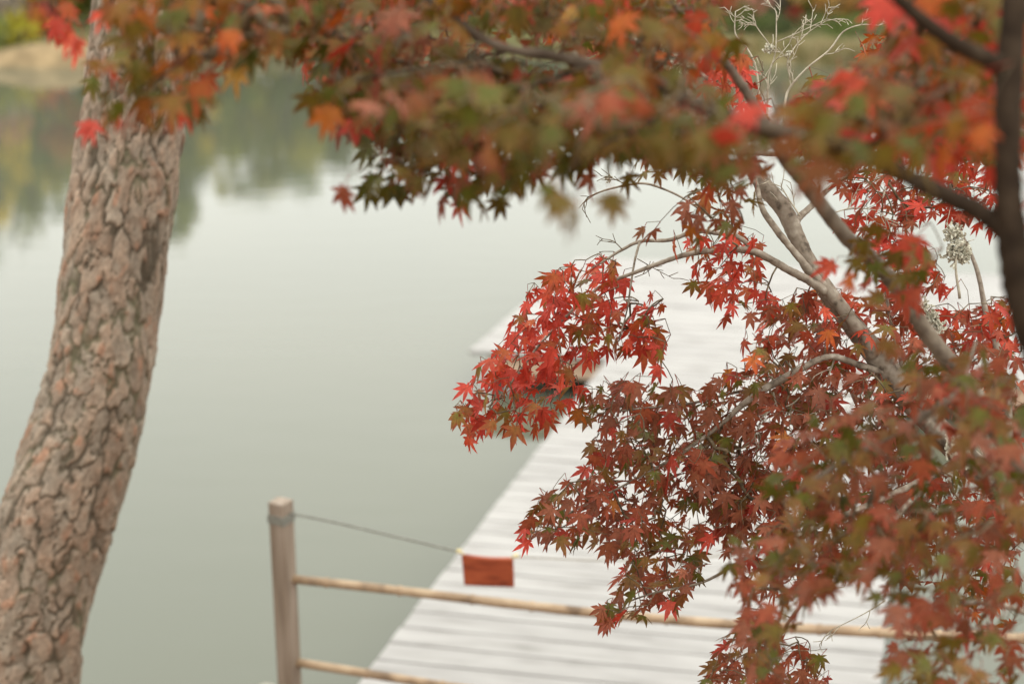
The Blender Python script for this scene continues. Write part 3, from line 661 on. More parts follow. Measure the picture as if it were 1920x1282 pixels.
class Maple:
    def __init__(s, name, label, base, seed, bark, k=1.0):
        s.k = k; s.inset = 9 if k == 1.0 else 8
        s.root = empty(name, base); tag(s.root, label, 'tree'); s.rnd = random.Random(seed); s.nodes = []; s.leaves = []; s.bark = bark; s.tw = MB(); s.dead = MB()
    def limb(s, pts, name='limb', n=8, mat=None, sides=12, node=True, wob=.10):
        """pts (px, py, depth, full width in photo pixels)"""
        pts = [(a, b_, d * s.k, w) for a, b_, d, w in pts]; c = [(*P(a, b_, d), w * .5 / F * d) for a, b_, d, w in pts]
        q = catmull(c, n); V3 = [Vector(p[:3]) for p in q]; rad = [max(.0012, p[3]) for p in q]
        mb = MB(); tube(mb, V3, rad, sides, s.rnd, wob); o = mb.build(name, M[mat or s.bark], s.root, True)
        if node: s.nodes += V3
        return o
    def region(s, poly, d0, d1, spacing, pal, size=.0325, holes=(), gap=0.0, az=(200, 70), droop=(48, 24), dgrad=None, sv=.28):
        rnd = s.rnd
        for (x, y) in sample(rnd, poly, spacing * (.9 if s.k < 1 else 1), holes, inset=s.inset, gap=gap, seed=len(s.leaves) % 7):
            t_ = rnd.random(); d = d0 + (d1 - d0) * t_
            if dgrad: d += dgrad(x, y)
            s.leaf(P(x, y, d * s.k), pal, size * rnd.uniform(1 - sv, 1 + sv), az, droop)
    def leaf(s, p, pal, size, az=(200, 70), droop=(48, 24)):
        """az: mean and spread (deg) of the horizontal heading of the leaf tip, 180 = picture left, 270 = towards the viewer"""
        rnd = s.rnd
        a = R(rnd.gauss(*az)); dr = R(max(-10, min(88, rnd.gauss(*droop))))
        yv = Vector((math.cos(a) * math.cos(dr), math.sin(a) * math.cos(dr), -math.sin(dr)))
        zv = Vector((math.cos(a) * math.sin(dr), math.sin(a) * math.sin(dr), math.cos(dr)))
        roll = R(rnd.gauss(0, 22)); xv = yv.cross(zv); xv = xv * math.cos(roll) + zv * math.sin(roll); zv = xv.cross(yv)
        cen, tip = pick(rnd, pal)
        size *= LS * (.86 if s.k < 1 else .87)
        v, f, c, st_ = leaf_geo(rnd, size, cen, tip)
        m_ = Matrix((xv, yv, zv)).transposed()
        att = p + m_ @ st_
        px, py, dep = pix(p)
        big = size / dep * (1 if -20 < px < 1940 and -20 < py < 1300 else .01)
        s.leaves.append((big, p, [m_ @ q for q in v], f, c, att))
    def grow(s, rmin=.0006, maxlen=.6):
        """twigs: join every leaf stalk to the nearest wood, nearest first (minimum spanning tree)"""
        att = np.array([tuple(l_[5]) for l_ in s.leaves]); n_ = len(att)
        N = np.array([tuple(q) for q in s.nodes]); nn = len(N)
        best = np.full(n_, 9e9); par = np.zeros(n_, int)
        for i in range(0, n_, 400):
            D = np.linalg.norm(att[i:i + 400, None] - N[None], axis=2); par[i:i + 400] = D.argmin(1); best[i:i + 400] = D.min(1)
        done = np.zeros(n_, bool); order = []; parent = {}
        hops = np.zeros(n_)
        for _ in range(n_):
            b_ = np.where(done, 9e9, best); i = int(b_.argmin()); done[i] = True; order.append(i); parent[i] = int(par[i])
            D = np.linalg.norm(att - att[i], axis=1) * 1.05 + .004
            up = (~done) & (D < best); best[up] = D[up]; par[up] = nn + i
        cnt = np.ones(n_)
        for i in reversed(order):
            if parent[i] >= nn: cnt[parent[i] - nn] += cnt[i]
        for i in order:
            e = Vector(att[i]); p_ = parent[i]
            b_ = Vector(N[p_]) if p_ < nn else Vector(att[p_ - nn])
            L = (e - b_).length
            if L < 1e-4: continue
            r1 = rmin * cnt[i] ** .36; r0 = r1 * 1.1 if p_ < nn else min(r1 * 1.25, rmin * cnt[p_ - nn] ** .36)
            mid = (e + b_) / 2 + Vector((s.rnd.gauss(0, .04), s.rnd.gauss(0, .04), s.rnd.uniform(0, .05))) * L
            tube(s.tw, [b_, mid, e], [r0, (r0 + r1) / 2, r1], 5)
    def finish(s, nparts=300):
        tag(s.tw.build('twigs', M['twig'], s.root, True), kind='stuff')
        if s.dead.v: tag(s.dead.build('bare_twigs', M['grey_twig'], s.root, True), kind='stuff')
        L = sorted(s.leaves, key=lambda q: -q[0]); rest = MB()
        for k, (big, p, v, f, c, att) in enumerate(L):
            if k < nparts:
                o = mesh_obj('leaf', v, f, M['leaf'], None, True, c, loc=p); o.parent = s.root; o.matrix_parent_inverse = Matrix.Translation(s.root.location).inverted()
            else: rest.add([q + p for q in v], f, c)
        if rest.v: tag(rest.build('foliage', M['leaf'], s.root, True), kind='stuff')
    def bare(s, pts, w0, w1, depth, forks=6, length=60, gen=2, spread=55, mb=None):
        """bare twig: polyline in photo pixels with fine forks"""
        mb = mb or s.dead; rnd = s.rnd
        q = catmull([(a, b_, depth + rnd.uniform(-.01, .01)) for a, b_ in pts], 4); V3 = [P(*p) for p in q]; n_ = len(V3)
        tube(mb, V3, [(w0 + (w1 - w0) * i / (n_ - 1)) * .38 / F * depth for i in range(n_)], 6, rnd, .12)
        if gen <= 0: return
        for k in range(forks):
            i = rnd.randint(max(1, n_ // 4), n_ - 1) if k else n_ - 1
            a, b_, d_ = q[i]; a0, b0, _ = q[max(0, i - 2)]
            ang = math.atan2(b_ - b0, a - a0) + R(rnd.choice((-1, 1)) * rnd.uniform(15, spread)); L = length * rnd.uniform(.5, 1.2)
            m1 = (a + math.cos(ang) * L * .5 + rnd.uniform(-1, 1), b_ + math.sin(ang) * L * .5 + rnd.uniform(-1, 1)); a2 = ang + R(rnd.uniform(-16, 16))
            m2 = (m1[0] + math.cos(a2) * L * .5, m1[1] + math.sin(a2) * L * .5)
            s.bare([(a, b_), m1, m2], max(2.2, w1 * .8), 1.6, d_ + rnd.uniform(-.03, .03), max(2, forks - 3), length * .5, gen - 1, spread, mb)
    def lichen(s, blobs):
        rnd = s.rnd
        mb = MB()
        for (px, py, d, r, n_) in blobs:
            c = P(px, py, d); rr = r / F * d
            for k in range(n_ * 2):
                o = Vector((rnd.gauss(0, .5), rnd.gauss(0, .5), rnd.gauss(0, .5))) * rr + c
                p0 = o; dr = Vector((rnd.gauss(0, 1), rnd.gauss(0, 1), rnd.gauss(0, 1))).normalized(); w = .0026
                for j in range(3):
                    p1 = p0 + dr * rr * .28; nn = dr.orthogonal().normalized() * w
                    b2 = dr.cross(nn)
                    mb.add([p0 - nn, p0 + nn, p1 + nn * .8, p1 - nn * .8, p0 - b2, p0 + b2, p1 + b2 * .8, p1 - b2 * .8], [(0, 1, 2, 3), (4, 5, 6, 7)])
                    p0 = p1; dr = (dr + Vector((rnd.gauss(0, .6), rnd.gauss(0, .6), rnd.gauss(0, .6)))).normalized()
        tag(mb.build('lichen', M['lichen'], s.root), kind='stuff')

# ---- the maple in focus
D = 3.12
bb = P(2140, 1500, 3.2)
B = Maple('maple_tree', 'sharp red leaved maple with pale branches reaching over the boardwalk', (bb.x, bb.y, float(ground_z(np.array([bb.x]), np.array([bb.y]))[0])), 11, 'maple_bark')
B.limb([(2150, 1720, 3.3, 100), (2120, 1400, 3.25, 84), (2020, 1120, 3.2, 70), (1900, 940, 3.17, 58), (1800, 850, D, 48), (1740, 785, D, 46), (1690, 730, D, 46), (1650, 675, D, 46), (1600, 612, D, 38), (1555, 553, D, 34), (1520, 500, D, 32), (1492, 440, D, 31), (1468, 390, D, 33), (1430, 345, D, 32), (1395, 285, D + .03, 28), (1350, 200, D + .06, 24), (1310, 90, D + .1, 20), (1278, -10, D + .12, 17), (1240, -160, D + .15, 12)], 'trunk', 8, wob=.07, sides=16)
B.limb([(1640, 668, D - .03, 26), (1600, 605, D - .04, 24), (1560, 556, D - .04, 20), (1515, 503, D - .05, 15), (1487, 470, D - .05, 13), (1455, 430, D - .05, 13), (1430, 392, D - .05, 11), (1418, 345, D - .04, 9), (1405, 300, D, 8)])
B.limb([(1548, 548, D - .05, 17), (1520, 528, D - .06, 16), (1480, 507, D - .06, 15), (1440, 484, D - .07, 14), (1405, 470, D - .07, 13), (1340, 469, D - .07, 11.5), (1280, 479, D - .06, 9.5), (1230, 496, D - .05, 8.5), (1185, 513, D - .05, 7), (1140, 530, D - .04, 6), (1095, 560, D - .03, 5.5), (1055, 600, D - .02, 5), (1010, 648, D - .02, 4.5), (968, 705, D - .01, 4), (925, 760, D, 3)])
B.limb([(1418, 475, D - .07, 9), (1388, 447, D - .06, 9), (1345, 437, D - .04, 9), (1302, 434, D - .03, 9), (1255, 450, D - .02, 7.5), (1203, 452, D - .01, 6.5), (1167, 468, D, 5.5), (1136, 487, D, 4.5), (1100, 510, D, 3.5)])
B.limb([(1395, 450, D - .05, 6), (1362, 427, D, 5), (1297, 382, D + .03, 4.5), (1262, 362, D + .04, 4), (1214, 345, D + .05, 4.5), (1175, 347, D + .06, 4.2), (1120, 362, D + .07, 3.5), (1092, 382, D + .08, 2.5)], sides=7)
B.limb([(1200, 452, D - .01, 5), (1190, 490, D - .02, 4.5), (1182, 540, D - .03, 4), (1176, 580, D - .03, 3), (1160, 640, D - .03, 2.5)], sides=7)
B.limb([(1490, 432, D, 13), (1497, 410, D + .02, 13), (1520, 388, D + .04, 12), (1560, 350, D + .1, 9), (1620, 320, D + .15, 8), (1700, 330, D + .22, 7), (1780, 340, D + .3, 5)])
B.limb([(1668, 702, D - .01, 13), (1610, 684, D - .03, 13), (1566, 669, D - .05, 12), (1535, 674, D - .06, 11.5), (1501, 692, D - .06, 13), (1460, 714, D - .06, 14), (1420, 738, D - .06, 13), (1385, 765, D - .05, 11), (1358, 790, D - .05, 8), (1300, 835, D - .03, 6), (1225, 880, D - .02, 5), (1140, 925, D - .01, 4), (1060, 965, D, 3)])
B.limb([(1440, 727, D - .06, 7), (1380, 735, D, 6), (1300, 755, D + .03, 5), (1210, 765, D + .03, 4), (1120, 775, D + .02, 3)], sides=8)
B.limb([(1810, 860, D - .02, 20), (1720, 905, D - .06, 14), (1620, 950, D - .1, 11), (1500, 1000, D - .1, 9), (1400, 1045, D - .08, 7), (1320, 1090, D - .05, 5), (1230, 1110, D - .03, 4), (1170, 1130, D, 3)])
B.limb([(1760, 880, D - .06, 12), (1640, 1010, D - .12, 10), (1540, 1090, D - .12, 8), (1470, 1180, D - .1, 6), (1440, 1260, D - .1, 4)])
B.limb([(1870, 915, D, 26), (1890, 800, D + .06, 18), (1880, 690, D + .12, 14), (1850, 590, D + .16, 11), (1830, 500, D + .2, 8), (1790, 420, D + .25, 6), (1740, 380, D + .28, 4)])
B.limb([(1700, 745, D + .02, 12), (1690, 680, D + .1, 9), (1670, 600, D + .14, 8), (1660, 540, D + .16, 5)], sides=8)
B.limb([(1320, 120, D + .1, 12), (1230, 90, D + .14, 9), (1140, 60, D + .18, 7), (1040, 40, D + .22, 5)], sides=8)
B.limb([(1395, 285, D, 10), (1470, 290, D + .05, 8), (1560, 290, D + .1, 7), (1640, 300, D + .14, 5)], sides=8)
B.limb([(1280, 20, D + .1, 10), (1290, 60, D + .0, 11), (1300, 120, D - .02, 9), (1340, 160, D - .1, 6)], sides=8)
# nearer stem of the same tree, softly blurred
B.limb([(2140, 1560, 2.9, 70), (2080, 1240, 2.75, 58), (1960, 960, 2.6, 44), (1850, 775, 2.52, 37), (1785, 685, 2.5, 33), (1735, 620, 2.5, 31), (1685, 545, 2.48, 30), (1640, 490, 2.46, 29), (1590, 448, 2.45, 28), (1548, 395, 2.44, 27), (1505, 340, 2.42, 26), (1470, 295, 2.4, 24), (1430, 225, 2.38, 20), (1370, 130, 2.36, 16), (1290, 40, 2.34, 12), (1200, -60, 2.3, 8)], mat='stem_bark')
B.limb([(1900, 850, 2.5, 18), (1850, 775, 2.4, 14), (1808, 738, 2.3, 15), (1740, 775, 2.27, 13), (1670, 815, 2.25, 12), (1600, 855, 2.22, 12), (1540, 890, 2.2, 8), (1470, 940, 2.2, 5)], sides=9, mat='stem_bark')
B.limb([(1808, 738, 2.3, 9), (1815, 690, 2.32, 7), (1830, 640, 2.33, 5)], sides=7)
B.limb([(1810, 740, 2.32, 8), (1825, 790, 2.4, 7), (1850, 820, 2.45, 5), (1880, 960, 2.4, 5), (1860, 1100, 2.35, 4)], sides=7)
B.limb([(2080, 1240, 2.75, 24), (1950, 1160, 2.5, 14), (1850, 1130, 2.4, 10), (1740, 1140, 2.3, 7), (1680, 1180, 2.25, 4)], sides=8)
LEFT = (205, 60)
TH = [(1530, 520, 16), (1570, 570, 18), (1600, 612, 20), (1630, 648, 20), (1655, 680, 22), (1685, 722, 22), (1740, 788, 22), (1780, 830, 22), (1620, 685, 12), (1580, 672, 12)]
THN = [(1610, 625, 46), (1655, 685, 46), (1690, 730, 40), (1740, 790, 30), (1775, 825, 28), (1700, 570, 46), (1740, 620, 42), (1775, 665, 34)]
BRN = DULL[:3] + [(1.2, *DULL[3][1:]), (.5, *DULL[4][1:])]
red_spray = [(835, 794), (862, 750), (870, 708), (900, 672), (941, 636), (950, 606), (975, 575), (978, 548), (1000, 530), (1032, 508), (1072, 503), (1110, 480), (1138, 482), (1158, 490), (1182, 515), (1180, 540), (1150, 560), (1170, 562), (1206, 575), (1235, 574), (1242, 620), (1256, 648), (1250, 672), (1232, 692), (1222, 665), (1195, 672), (1160, 662), (1125, 662), (1100, 690), (1092, 705), (1100, 730), (1080, 750), (1058, 765), (1050, 792), (1030, 790), (1022, 802), (1000, 782), (965, 812), (940, 812), (920, 800), (902, 810), (880, 838), (872, 820), (868, 790)]
B.region(red_spray, D - .16, D + .12, 14.5, RED, .0315, az=(215, 55), droop=(52, 20), holes=[(1122, 690, 24), (1108, 735, 20), (1085, 640, 16), (1010, 590, 12), (930, 640, 9), (1125, 545, 12)])
B.region([(1196, 548), (1215, 540), (1252, 545), (1256, 580), (1240, 592), (1215, 570)], D - .05, D + .05, 24, RED, .027)
for (x, y) in ((1118, 498), (1150, 506), (1240, 660), (1236, 688), (880, 822), (966, 806), (1005, 795), (858, 775), (1072, 500), (1040, 515)):
    B.leaf(P(x, y, D - .12), RED, .031, (225, 45), (60, 14))
B.region([(1245, 452), (1290, 434), (1330, 440), (1400, 432), (1435, 440), (1440, 470), (1432, 500), (1442, 520), (1462, 560), (1460, 600), (1430, 600), (1405, 560), (1385, 600), (1345, 570), (1310, 540), (1290, 505), (1300, 480), (1250, 470)], D - .13, D + .08, 16.5, RED, .030, az=(215, 60), holes=[(1345, 452, 10)])
for (x, y) in ((1330, 552), (1362, 592), (1300, 530), (1395, 640), (1405, 590), (1440, 575), (1425, 655), (1310, 505)):
    B.leaf(P(x, y, D - .08), MIDR, .030, (225, 50), (60, 14))
B.region([(1165, 292), (1240, 255), (1330, 300), (1420, 345), (1435, 400), (1400, 436), (1340, 440), (1255, 470), (1195, 440), (1195, 400), (1240, 350), (1175, 325)], 2.55, 2.95, 19, DULL + OLIVE, .031, gap=.18, holes=[(1205, 350, 28), (1300, 340, 18), (1225, 400, 16), (1330, 400, 14)])
B.region([(1480, 265), (1600, 285), (1700, 290), (1800, 275), (1895, 285), (1900, 430), (1830, 430), (1750, 400), (1700, 440), (1600, 420), (1560, 350), (1500, 340)], D - .05, D + .35, 13, MIDR + RED[:3], .031, holes=[(1560, 325, 24), (1700, 310, 22), (1860, 275, 24), (1590, 390, 20), (1800, 390, 16)], gap=.12)
B.region([(1560, 400), (1640, 430), (1700, 440), (1760, 480), (1790, 540), (1840, 560), (1900, 550), (1920, 560), (1920, 680), (1800, 650), (1690, 600), (1600, 470)], D - .05, D + .3, 13.5, MIDR + RED[:2], .031, gap=.10, holes=[(1850, 520, 26), (1720, 480, 12)])
B.region([(1445, 565), (1520, 535), (1560, 545), (1640, 560), (1700, 560), (1760, 590), (1800, 640), (1920, 650), (1920, 790), (1640, 760), (1540, 700), (1450, 700), (1395, 690), (1412, 615)], D - .1, D + .25, 14.5, MIDR + DULL[:3], .031, holes=TH + [(1640, 610, 20), (1580, 720, 22), (1860, 640, 16), (1740, 660, 14)])
B.region([(1065, 782), (1105, 722), (1165, 711), (1265, 722), (1305, 727), (1335, 697), (1395, 676), (1450, 690), (1560, 690), (1700, 760), (1700, 870), (1560, 860), (1430, 850), (1330, 880), (1230, 870), (1120, 850), (1140, 815), (1085, 800)], D - .14, D + .18, 13.5, DULL, .0315, az=LEFT, droop=(44, 22), holes=TH + [(1450, 815, 22), (1490, 800, 20), (1590, 760, 24), (1200, 740, 8), (1185, 830, 10), (1350, 725, 8)])
B.region([(968, 978), (1000, 935), (1060, 895), (1100, 860), (1090, 835), (1120, 815), (1250, 850), (1400, 850), (1500, 900), (1480, 980), (1400, 1000), (1330, 1010), (1320, 1080), (1290, 1130), (1240, 1140), (1200, 1165), (1130, 1175), (1118, 1145), (1150, 1110), (1160, 1060), (1120, 1030), (1060, 1020), (1000, 1015), (985, 1005)], D - .14, D + .18, 14.2, DULL, .031, az=LEFT, droop=(48, 22), holes=[(1195, 885, 10), (1262, 955, 20), (1310, 965, 22), (1130, 975, 9), (1215, 1080, 16), (1260, 1060, 12), (1420, 925, 18), (1375, 905, 10)])
for (x, y, pal) in ((985, 990, RED), (990, 1015, RED), (1030, 1005, DULL), (1050, 1008, DULL), (1085, 1008, OLIVE), (1135, 1160, RED), (1170, 1150, RED), (1258, 1130, DULL), (1280, 1115, OLIVE), (1130, 1140, DULL), (1085, 770, OLIVE), (1095, 745, OLIVE), (1110, 835, DULL), (1115, 850, DULL)):
    B.leaf(P(x, y, D - .1), pal, .033, (220, 40), (60, 14))
B.region([(1240, 830), (1500, 820), (1720, 850), (1720, 1010), (1580, 1050), (1500, 1130), (1400, 1120), (1330, 1010), (1330, 900)], D - .1, D + .25, 17, DULL, .031, az=LEFT, holes=[(1430, 965, 26), (1310, 965, 18), (1530, 1050, 18), (1640, 890, 12), (1570, 960, 12)])
B.region([(1360, 1000), (1440, 990), (1560, 1000), (1560, 1110), (1500, 1130), (1400, 1130), (1340, 1110)], 2.35, 2.65, 24, BRN, .030, gap=.1)
B.region([(1300, 1300), (1325, 1235), (1350, 1205), (1370, 1160), (1420, 1135), (1460, 1160), (1480, 1205), (1545, 1220), (1570, 1300)], D - .2, D + .08, 14.5, DULL, .031, holes=[(1395, 1190, 9), (1480, 1250, 14), (1450, 1225, 8)])
B.region([(1400, 1000), (1480, 960), (1560, 940), (1700, 920), (1920, 940), (1920, 1120), (1800, 1140), (1640, 1080), (1480, 1080), (1420, 1060)], D - .1, D + .25, 17.5, DULL + ORNG[:2], .031, gap=.12, holes=[(1430, 965, 34), (1600, 1090, 30), (1700, 965, 12), (1530, 1050, 24)])
B.region([(1690, 860), (1800, 870), (1920, 800), (1920, 980), (1690, 960)], D - .1, D + .3, 16.5, BRN + MIDR[:1], .031, gap=.15, holes=[(1730, 860, 18), (1740, 1000, 20), (1840, 900, 20)])
B.region([(1800, 1140), (1920, 1100), (1920, 1200), (1840, 1200)], D, D + .3, 30, ORNG, .031)
B.region([(985, 0), (1165, -30), (1190, 60), (1130, 125), (1050, 105), (1000, 60)], D - .05, D + .3, 15, MIDR + ORNG[:2], .031)
B.region([(1280, 80), (1420, 105), (1440, 190), (1480, 270), (1400, 250), (1330, 200)], 2.75, 3.15, 16, RED + ORNG[:1], .031, gap=.15)
B.region([(1500, 110), (1640, 60), (1900, 20), (1900, 300), (1640, 290), (1520, 250)], D - .1, D + .4, 15.5, RED + ORNG, .032, gap=.15, holes=[(1560, 100, 60)])
# blurred nearer leaves of the nearer stem
B.region([(1545, 470), (1640, 418), (1720, 425), (1755, 480), (1740, 555), (1650, 575), (1555, 545)], 2.15, 2.4, 34, MIDR + OLIVE[:2], .034)
B.region([(1470, 820), (1560, 740), (1640, 650), (1760, 640), (1920, 690), (1920, 1000), (1640, 1000), (1500, 960), (1420, 930)], 2.1, 2.45, 23, BRN + OLIVE[1:2], .030, gap=.08, holes=THN + [(1480, 800, 34), (1590, 740, 30), (1760, 850, 22), (1700, 950, 20)])
B.region([(1640, 640), (1700, 620), (1790, 640), (1920, 660), (1930, 960), (1830, 960), (1790, 800), (1700, 730)], 1.95, 2.3, 30, BRN + OLIVE[1:2], .030, holes=THN + [(1690, 650, 26), (1730, 640, 20)])
B.region([(1470, 960), (1640, 960), (1920, 980), (1920, 1300), (1662, 1300), (1655, 1240), (1680, 1180), (1650, 1130), (1540, 1110), (1500, 1180), (1450, 1190), (1420, 1090)], 2.05, 2.45, 21, BRN + OLIVE[:1], .030, gap=.06, holes=[(1600, 1120, 42), (1600, 1200, 80), (1760, 1100, 22), (1860, 1235, 28), (1720, 1240, 18), (1790, 1180, 20)])
B.region([(1380, 1140), (1430, 1120), (1470, 1180), (1480, 1300), (1390, 1300), (1370, 1220)], 2.3, 2.6, 25, BRN, .030)
B.grow()
# bare grey twigs at the top right and dead twigs inside the crown
for pts, w0, w1, fk, ln in (
    ([(1438, 262), (1439, 205), (1441, 142), (1454, 98), (1456, 22)], 6, 2.6, 7, 42),
    ([(1470, 230), (1473, 188), (1482, 163), (1512, 129), (1555, 94), (1581, 60), (1615, 47), (1648, 48)], 7, 2.6, 7, 38),
    ([(1425, 205), (1418, 129), (1400, 90), (1379, 64), (1379, 22)], 6, 3, 4, 30),
    ([(1482, 150), (1478, 110), (1510, 66), (1548, 40)], 4, 2.2, 7, 36),
    ([(1454, 98), (1425, 60), (1412, 40)], 3.5, 2.2, 6, 26),
    ([(1454, 80), (1500, 60), (1550, 36)], 3.2, 2, 5, 26),
    ([(1300, 130), (1288, 60), (1276, 0)], 9, 6, 3, 50)):
    B.bare(pts, w0, w1, D + .02, fk, ln, 2)
B.limb([(1395, 300, D + .02, 9), (1420, 285, D + .02, 8), (1440, 255, D + .02, 7)], sides=7, mat='grey_twig')
B.limb([(1420, 290, D + .02, 8), (1455, 265, D + .02, 8), (1471, 228, D + .02, 7)], sides=7, mat='grey_twig')
for pts, w0, w1, fk, ln in (
    ([(1566, 669), (1555, 700), (1535, 740), (1528, 780)], 5, 2.4, 4, 40),
    ([(1500, 745), (1480, 760), (1440, 770), (1420, 800)], 4, 2, 6, 50),
    ([(1450, 735), (1462, 770), (1500, 790)], 4, 2, 6, 50),
    ([(1800, 560), (1792, 500), (1795, 450), (1775, 420)], 7, 3, 4, 40),
    ([(1813, 745), (1828, 790), (1850, 790)], 5, 2.4, 6, 40),
    ([(1500, 405), (1480, 375), (1465, 350)], 5, 2.4, 6, 40),
    ([(1560, 400), (1600, 390), (1650, 395)], 4, 2.2, 6, 45),
    ([(1585, 1080), (1582, 1100), (1545, 1098), (1520, 1098)], 3.4, 1.6, 5, 32),
    ([(1660, 1125), (1620, 1150), (1560, 1180)], 3.4, 1.8, 4, 32)):
    B.bare(pts, w0, w1, D - .03, fk, ln, 2)
tw = B.tw
for pts, w0, w1, fk, ln in (
    ([(1167, 468), (1150, 452), (1130, 448)], 3, 1.6, 5, 26), ([(1175, 347), (1150, 335), (1128, 330)], 3, 1.6, 6, 26), ([(1120, 362), (1100, 372), (1092, 392)], 3, 1.6, 5, 26),
    ([(1195, 485), (1230, 505), (1262, 522)], 2.6, 1.6, 5, 26), ([(1190, 520), (1210, 512), (1225, 500)], 2.6, 1.6, 4, 22), ([(1335, 470), (1338, 455), (1332, 440)], 3, 1.8, 3, 20)):
    B.bare(pts, w0, w1, D - .03, fk, ln, 1, mb=tw)
B.lichen([(1262, 92, D - .04, 26, 70), (1285, 112, D - .04, 22, 60), (1240, 80, D - .04, 14, 30), (1788, 438, D - .02, 14, 50), (1796, 470, D - .02, 18, 60), (1806, 478, D - .02, 14, 40), (1730, 575, D - .02, 12, 40), (1745, 595, D - .02, 12, 40), (1760, 612, D - .02, 10, 30), (1790, 835, D - .06, 16, 50), (1810, 860, D - .06, 14, 40), (1442, 92, D, 7, 20), (1478, 100, D, 5, 14), (1140, 335, D, 6, 16)])
B.finish()

# ---- the near, blurred maple at the right edge and along the top
ab = P(2050, 1000, 1.71)
A = Maple('maple_tree', 'blurred maple with shade darkened trunk at right edge, its canopy across the top', (ab.x + .1, ab.y, float(ground_z(np.array([ab.x]), np.array([ab.y]))[0])), 23, 'shaded_bark', .9)
A.limb([(2230, 2600, 1.95, 120), (2190, 1800, 1.95, 100), (2110, 1200, 1.94, 84), (2010, 850, 1.92, 74), (1945, 650, 1.9, 66), (1910, 530, 1.9, 60), (1896, 430, 1.9, 55), (1890, 300, 1.9, 50), (1893, 130, 1.9, 50), (1908, -40, 1.9, 46), (1930, -300, 1.9, 40), (1950, -700, 1.95, 26)], 'trunk', 8, sides=16)
A.limb([(1893, 135, 1.9, 36), (1845, 108, 1.88, 34), (1785, 78, 1.86, 30), (1725, 34, 1.84, 27), (1665, -20, 1.82, 25), (1560, -120, 1.8, 18), (1400, -200, 1.8, 12)])
A.limb([(1895, 440, 1.9, 44), (1845, 402, 1.92, 38), (1765, 362, 1.95, 34), (1690, 325, 1.98, 32), (1610, 285, 2.0, 30), (1540, 258, 2.03, 28)])  # trunk end of the limb, in the shade-darkened bark colour
A.limb([(1545, 260, 2.03, 27.5), (1440, 242, 2.07, 26), (1370, 217, 2.1, 26), (1290, 190, 2.14, 25), (1220, 150, 2.18, 23), (1110, 122, 2.2, 22), (1040, 106, 2.2, 21), (960, 94, 2.2, 19), (900, 70, 2.2, 18), (845, 32, 2.2, 17), (790, -10, 2.2, 15), (690, -60, 2.2, 12), (560, -80, 2.15, 9), (400, -70, 2.1, 6), (250, -50, 2.1, 4)], mat='limb_bark')
A.limb([(1110, 122, 2.2, 12), (1000, 160, 2.15, 10), (900, 200, 2.1, 8), (800, 230, 2.05, 7), (720, 270, 2.05, 5)], sides=8)
A.limb([(960, 94, 2.2, 10), (840, 120, 2.2, 8), (720, 140, 2.15, 7), (640, 160, 2.1, 5)], sides=8)
A.limb([(1290, 190, 2.14, 12), (1200, 240, 2.1, 10), (1120, 280, 2.05, 8), (1060, 330, 2.0, 6), (1060, 370, 1.95, 4)], sides=8)
A.limb([(560, -80, 2.15, 8), (480, 0, 2.1, 7), (400, 60, 2.05, 6), (330, 120, 2.0, 5), (250, 180, 2.0, 4)], sides=8)
A.limb([(1610, 285, 2.0, 12), (1680, 240, 1.9, 10), (1740, 180, 1.85, 8), (1790, 140, 1.8, 6)], sides=8)
A.limb([(1930, -300, 1.9, 24), (1700, -420, 1.8, 18), (1300, -450, 1.8, 14), (900, -420, 1.85, 10), (500, -350, 1.9, 6)], sides=8)
DN = (235, 60)
LH = [(800, 5, 24), (845, 32, 26), (900, 68, 28), (950, 92, 28), (1000, 102, 28), (1050, 108, 28), (1100, 120, 26)]
LH2 = [(1310, 195, 24), (1350, 212, 24), (1390, 224, 22), (1480, 247, 20), (1520, 252, 20)]
LH3 = [(1660, 310, 30), (1700, 330, 34), (1750, 355, 34), (1800, 380, 34), (1850, 405, 34), (1690, 10, 26), (1740, 48, 28), (1790, 80, 28), (1840, 105, 28), (1890, 60, 24), (1890, 120, 30), (1890, 180, 30), (1890, 240, 30), (1890, 300, 30)]
A.region([(185, -40), (560, -40), (560, 80), (480, 105), (470, 130), (405, 150), (398, 190), (335, 205), (300, 200), (260, 190), (230, 150), (215, 100), (195, 50)], 2.0, 2.5, 22, ORNG[:3] + OLIVE + ORNG[1:3], .0315, az=DN, droop=(50, 20), holes=[(325, 165, 10)])
A.region([(165, 100), (240, 120), (345, 130), (400, 150), (395, 205), (330, 232), (240, 232), (170, 235)], 2.05, 2.5, 34, ORNG + OLIVE, .031, az=DN, droop=(50, 20))
for (x, y, pal) in ((130, 62, RED), (105, 40, RED), (125, 10, RED), (200, 125, ORNG), (192, 222, RED), (225, 205, RED), (172, 232, RED), (200, 20, RED), (280, 208, ORNG), (350, 198, OLIVE), (395, 140, RED), (455, 110, ORNG), (245, 215, ORNG), (150, 80, RED), (320, 215, OLIVE)):
    A.leaf(P(x, y, 2.25 * A.k), pal, .031, (240, 40), (58, 14))
A.region([(560, -40), (1110, -40), (1120, 60), (1000, 60), (900, 60), (800, 60), (700, 90), (620, 130), (560, 90)], 2.1, 2.7, 22, CAN + ORNG[:2], .032, az=DN, holes=LH)
A.region([(700, 70), (820, 70), (960, 120), (1110, 150), (1140, 60), (1300, 20), (1320, 90), (1240, 150), (1000, 180), (700, 160)], 2.3, 2.9, 22, CAN + ORNG[:1] + MIDR[:1], .032, az=DN, holes=LH)
canopy = [(585, 190), (620, 150), (700, 110), (850, 120), (1000, 150), (1150, 150), (1290, 200), (1400, 240), (1440, 330), (1400, 350), (1320, 330), (1230, 310), (1130, 290), (1060, 315), (990, 335), (950, 360), (900, 370), (840, 365), (790, 355), (720, 360), (680, 350), (690, 300), (650, 240), (600, 225)]
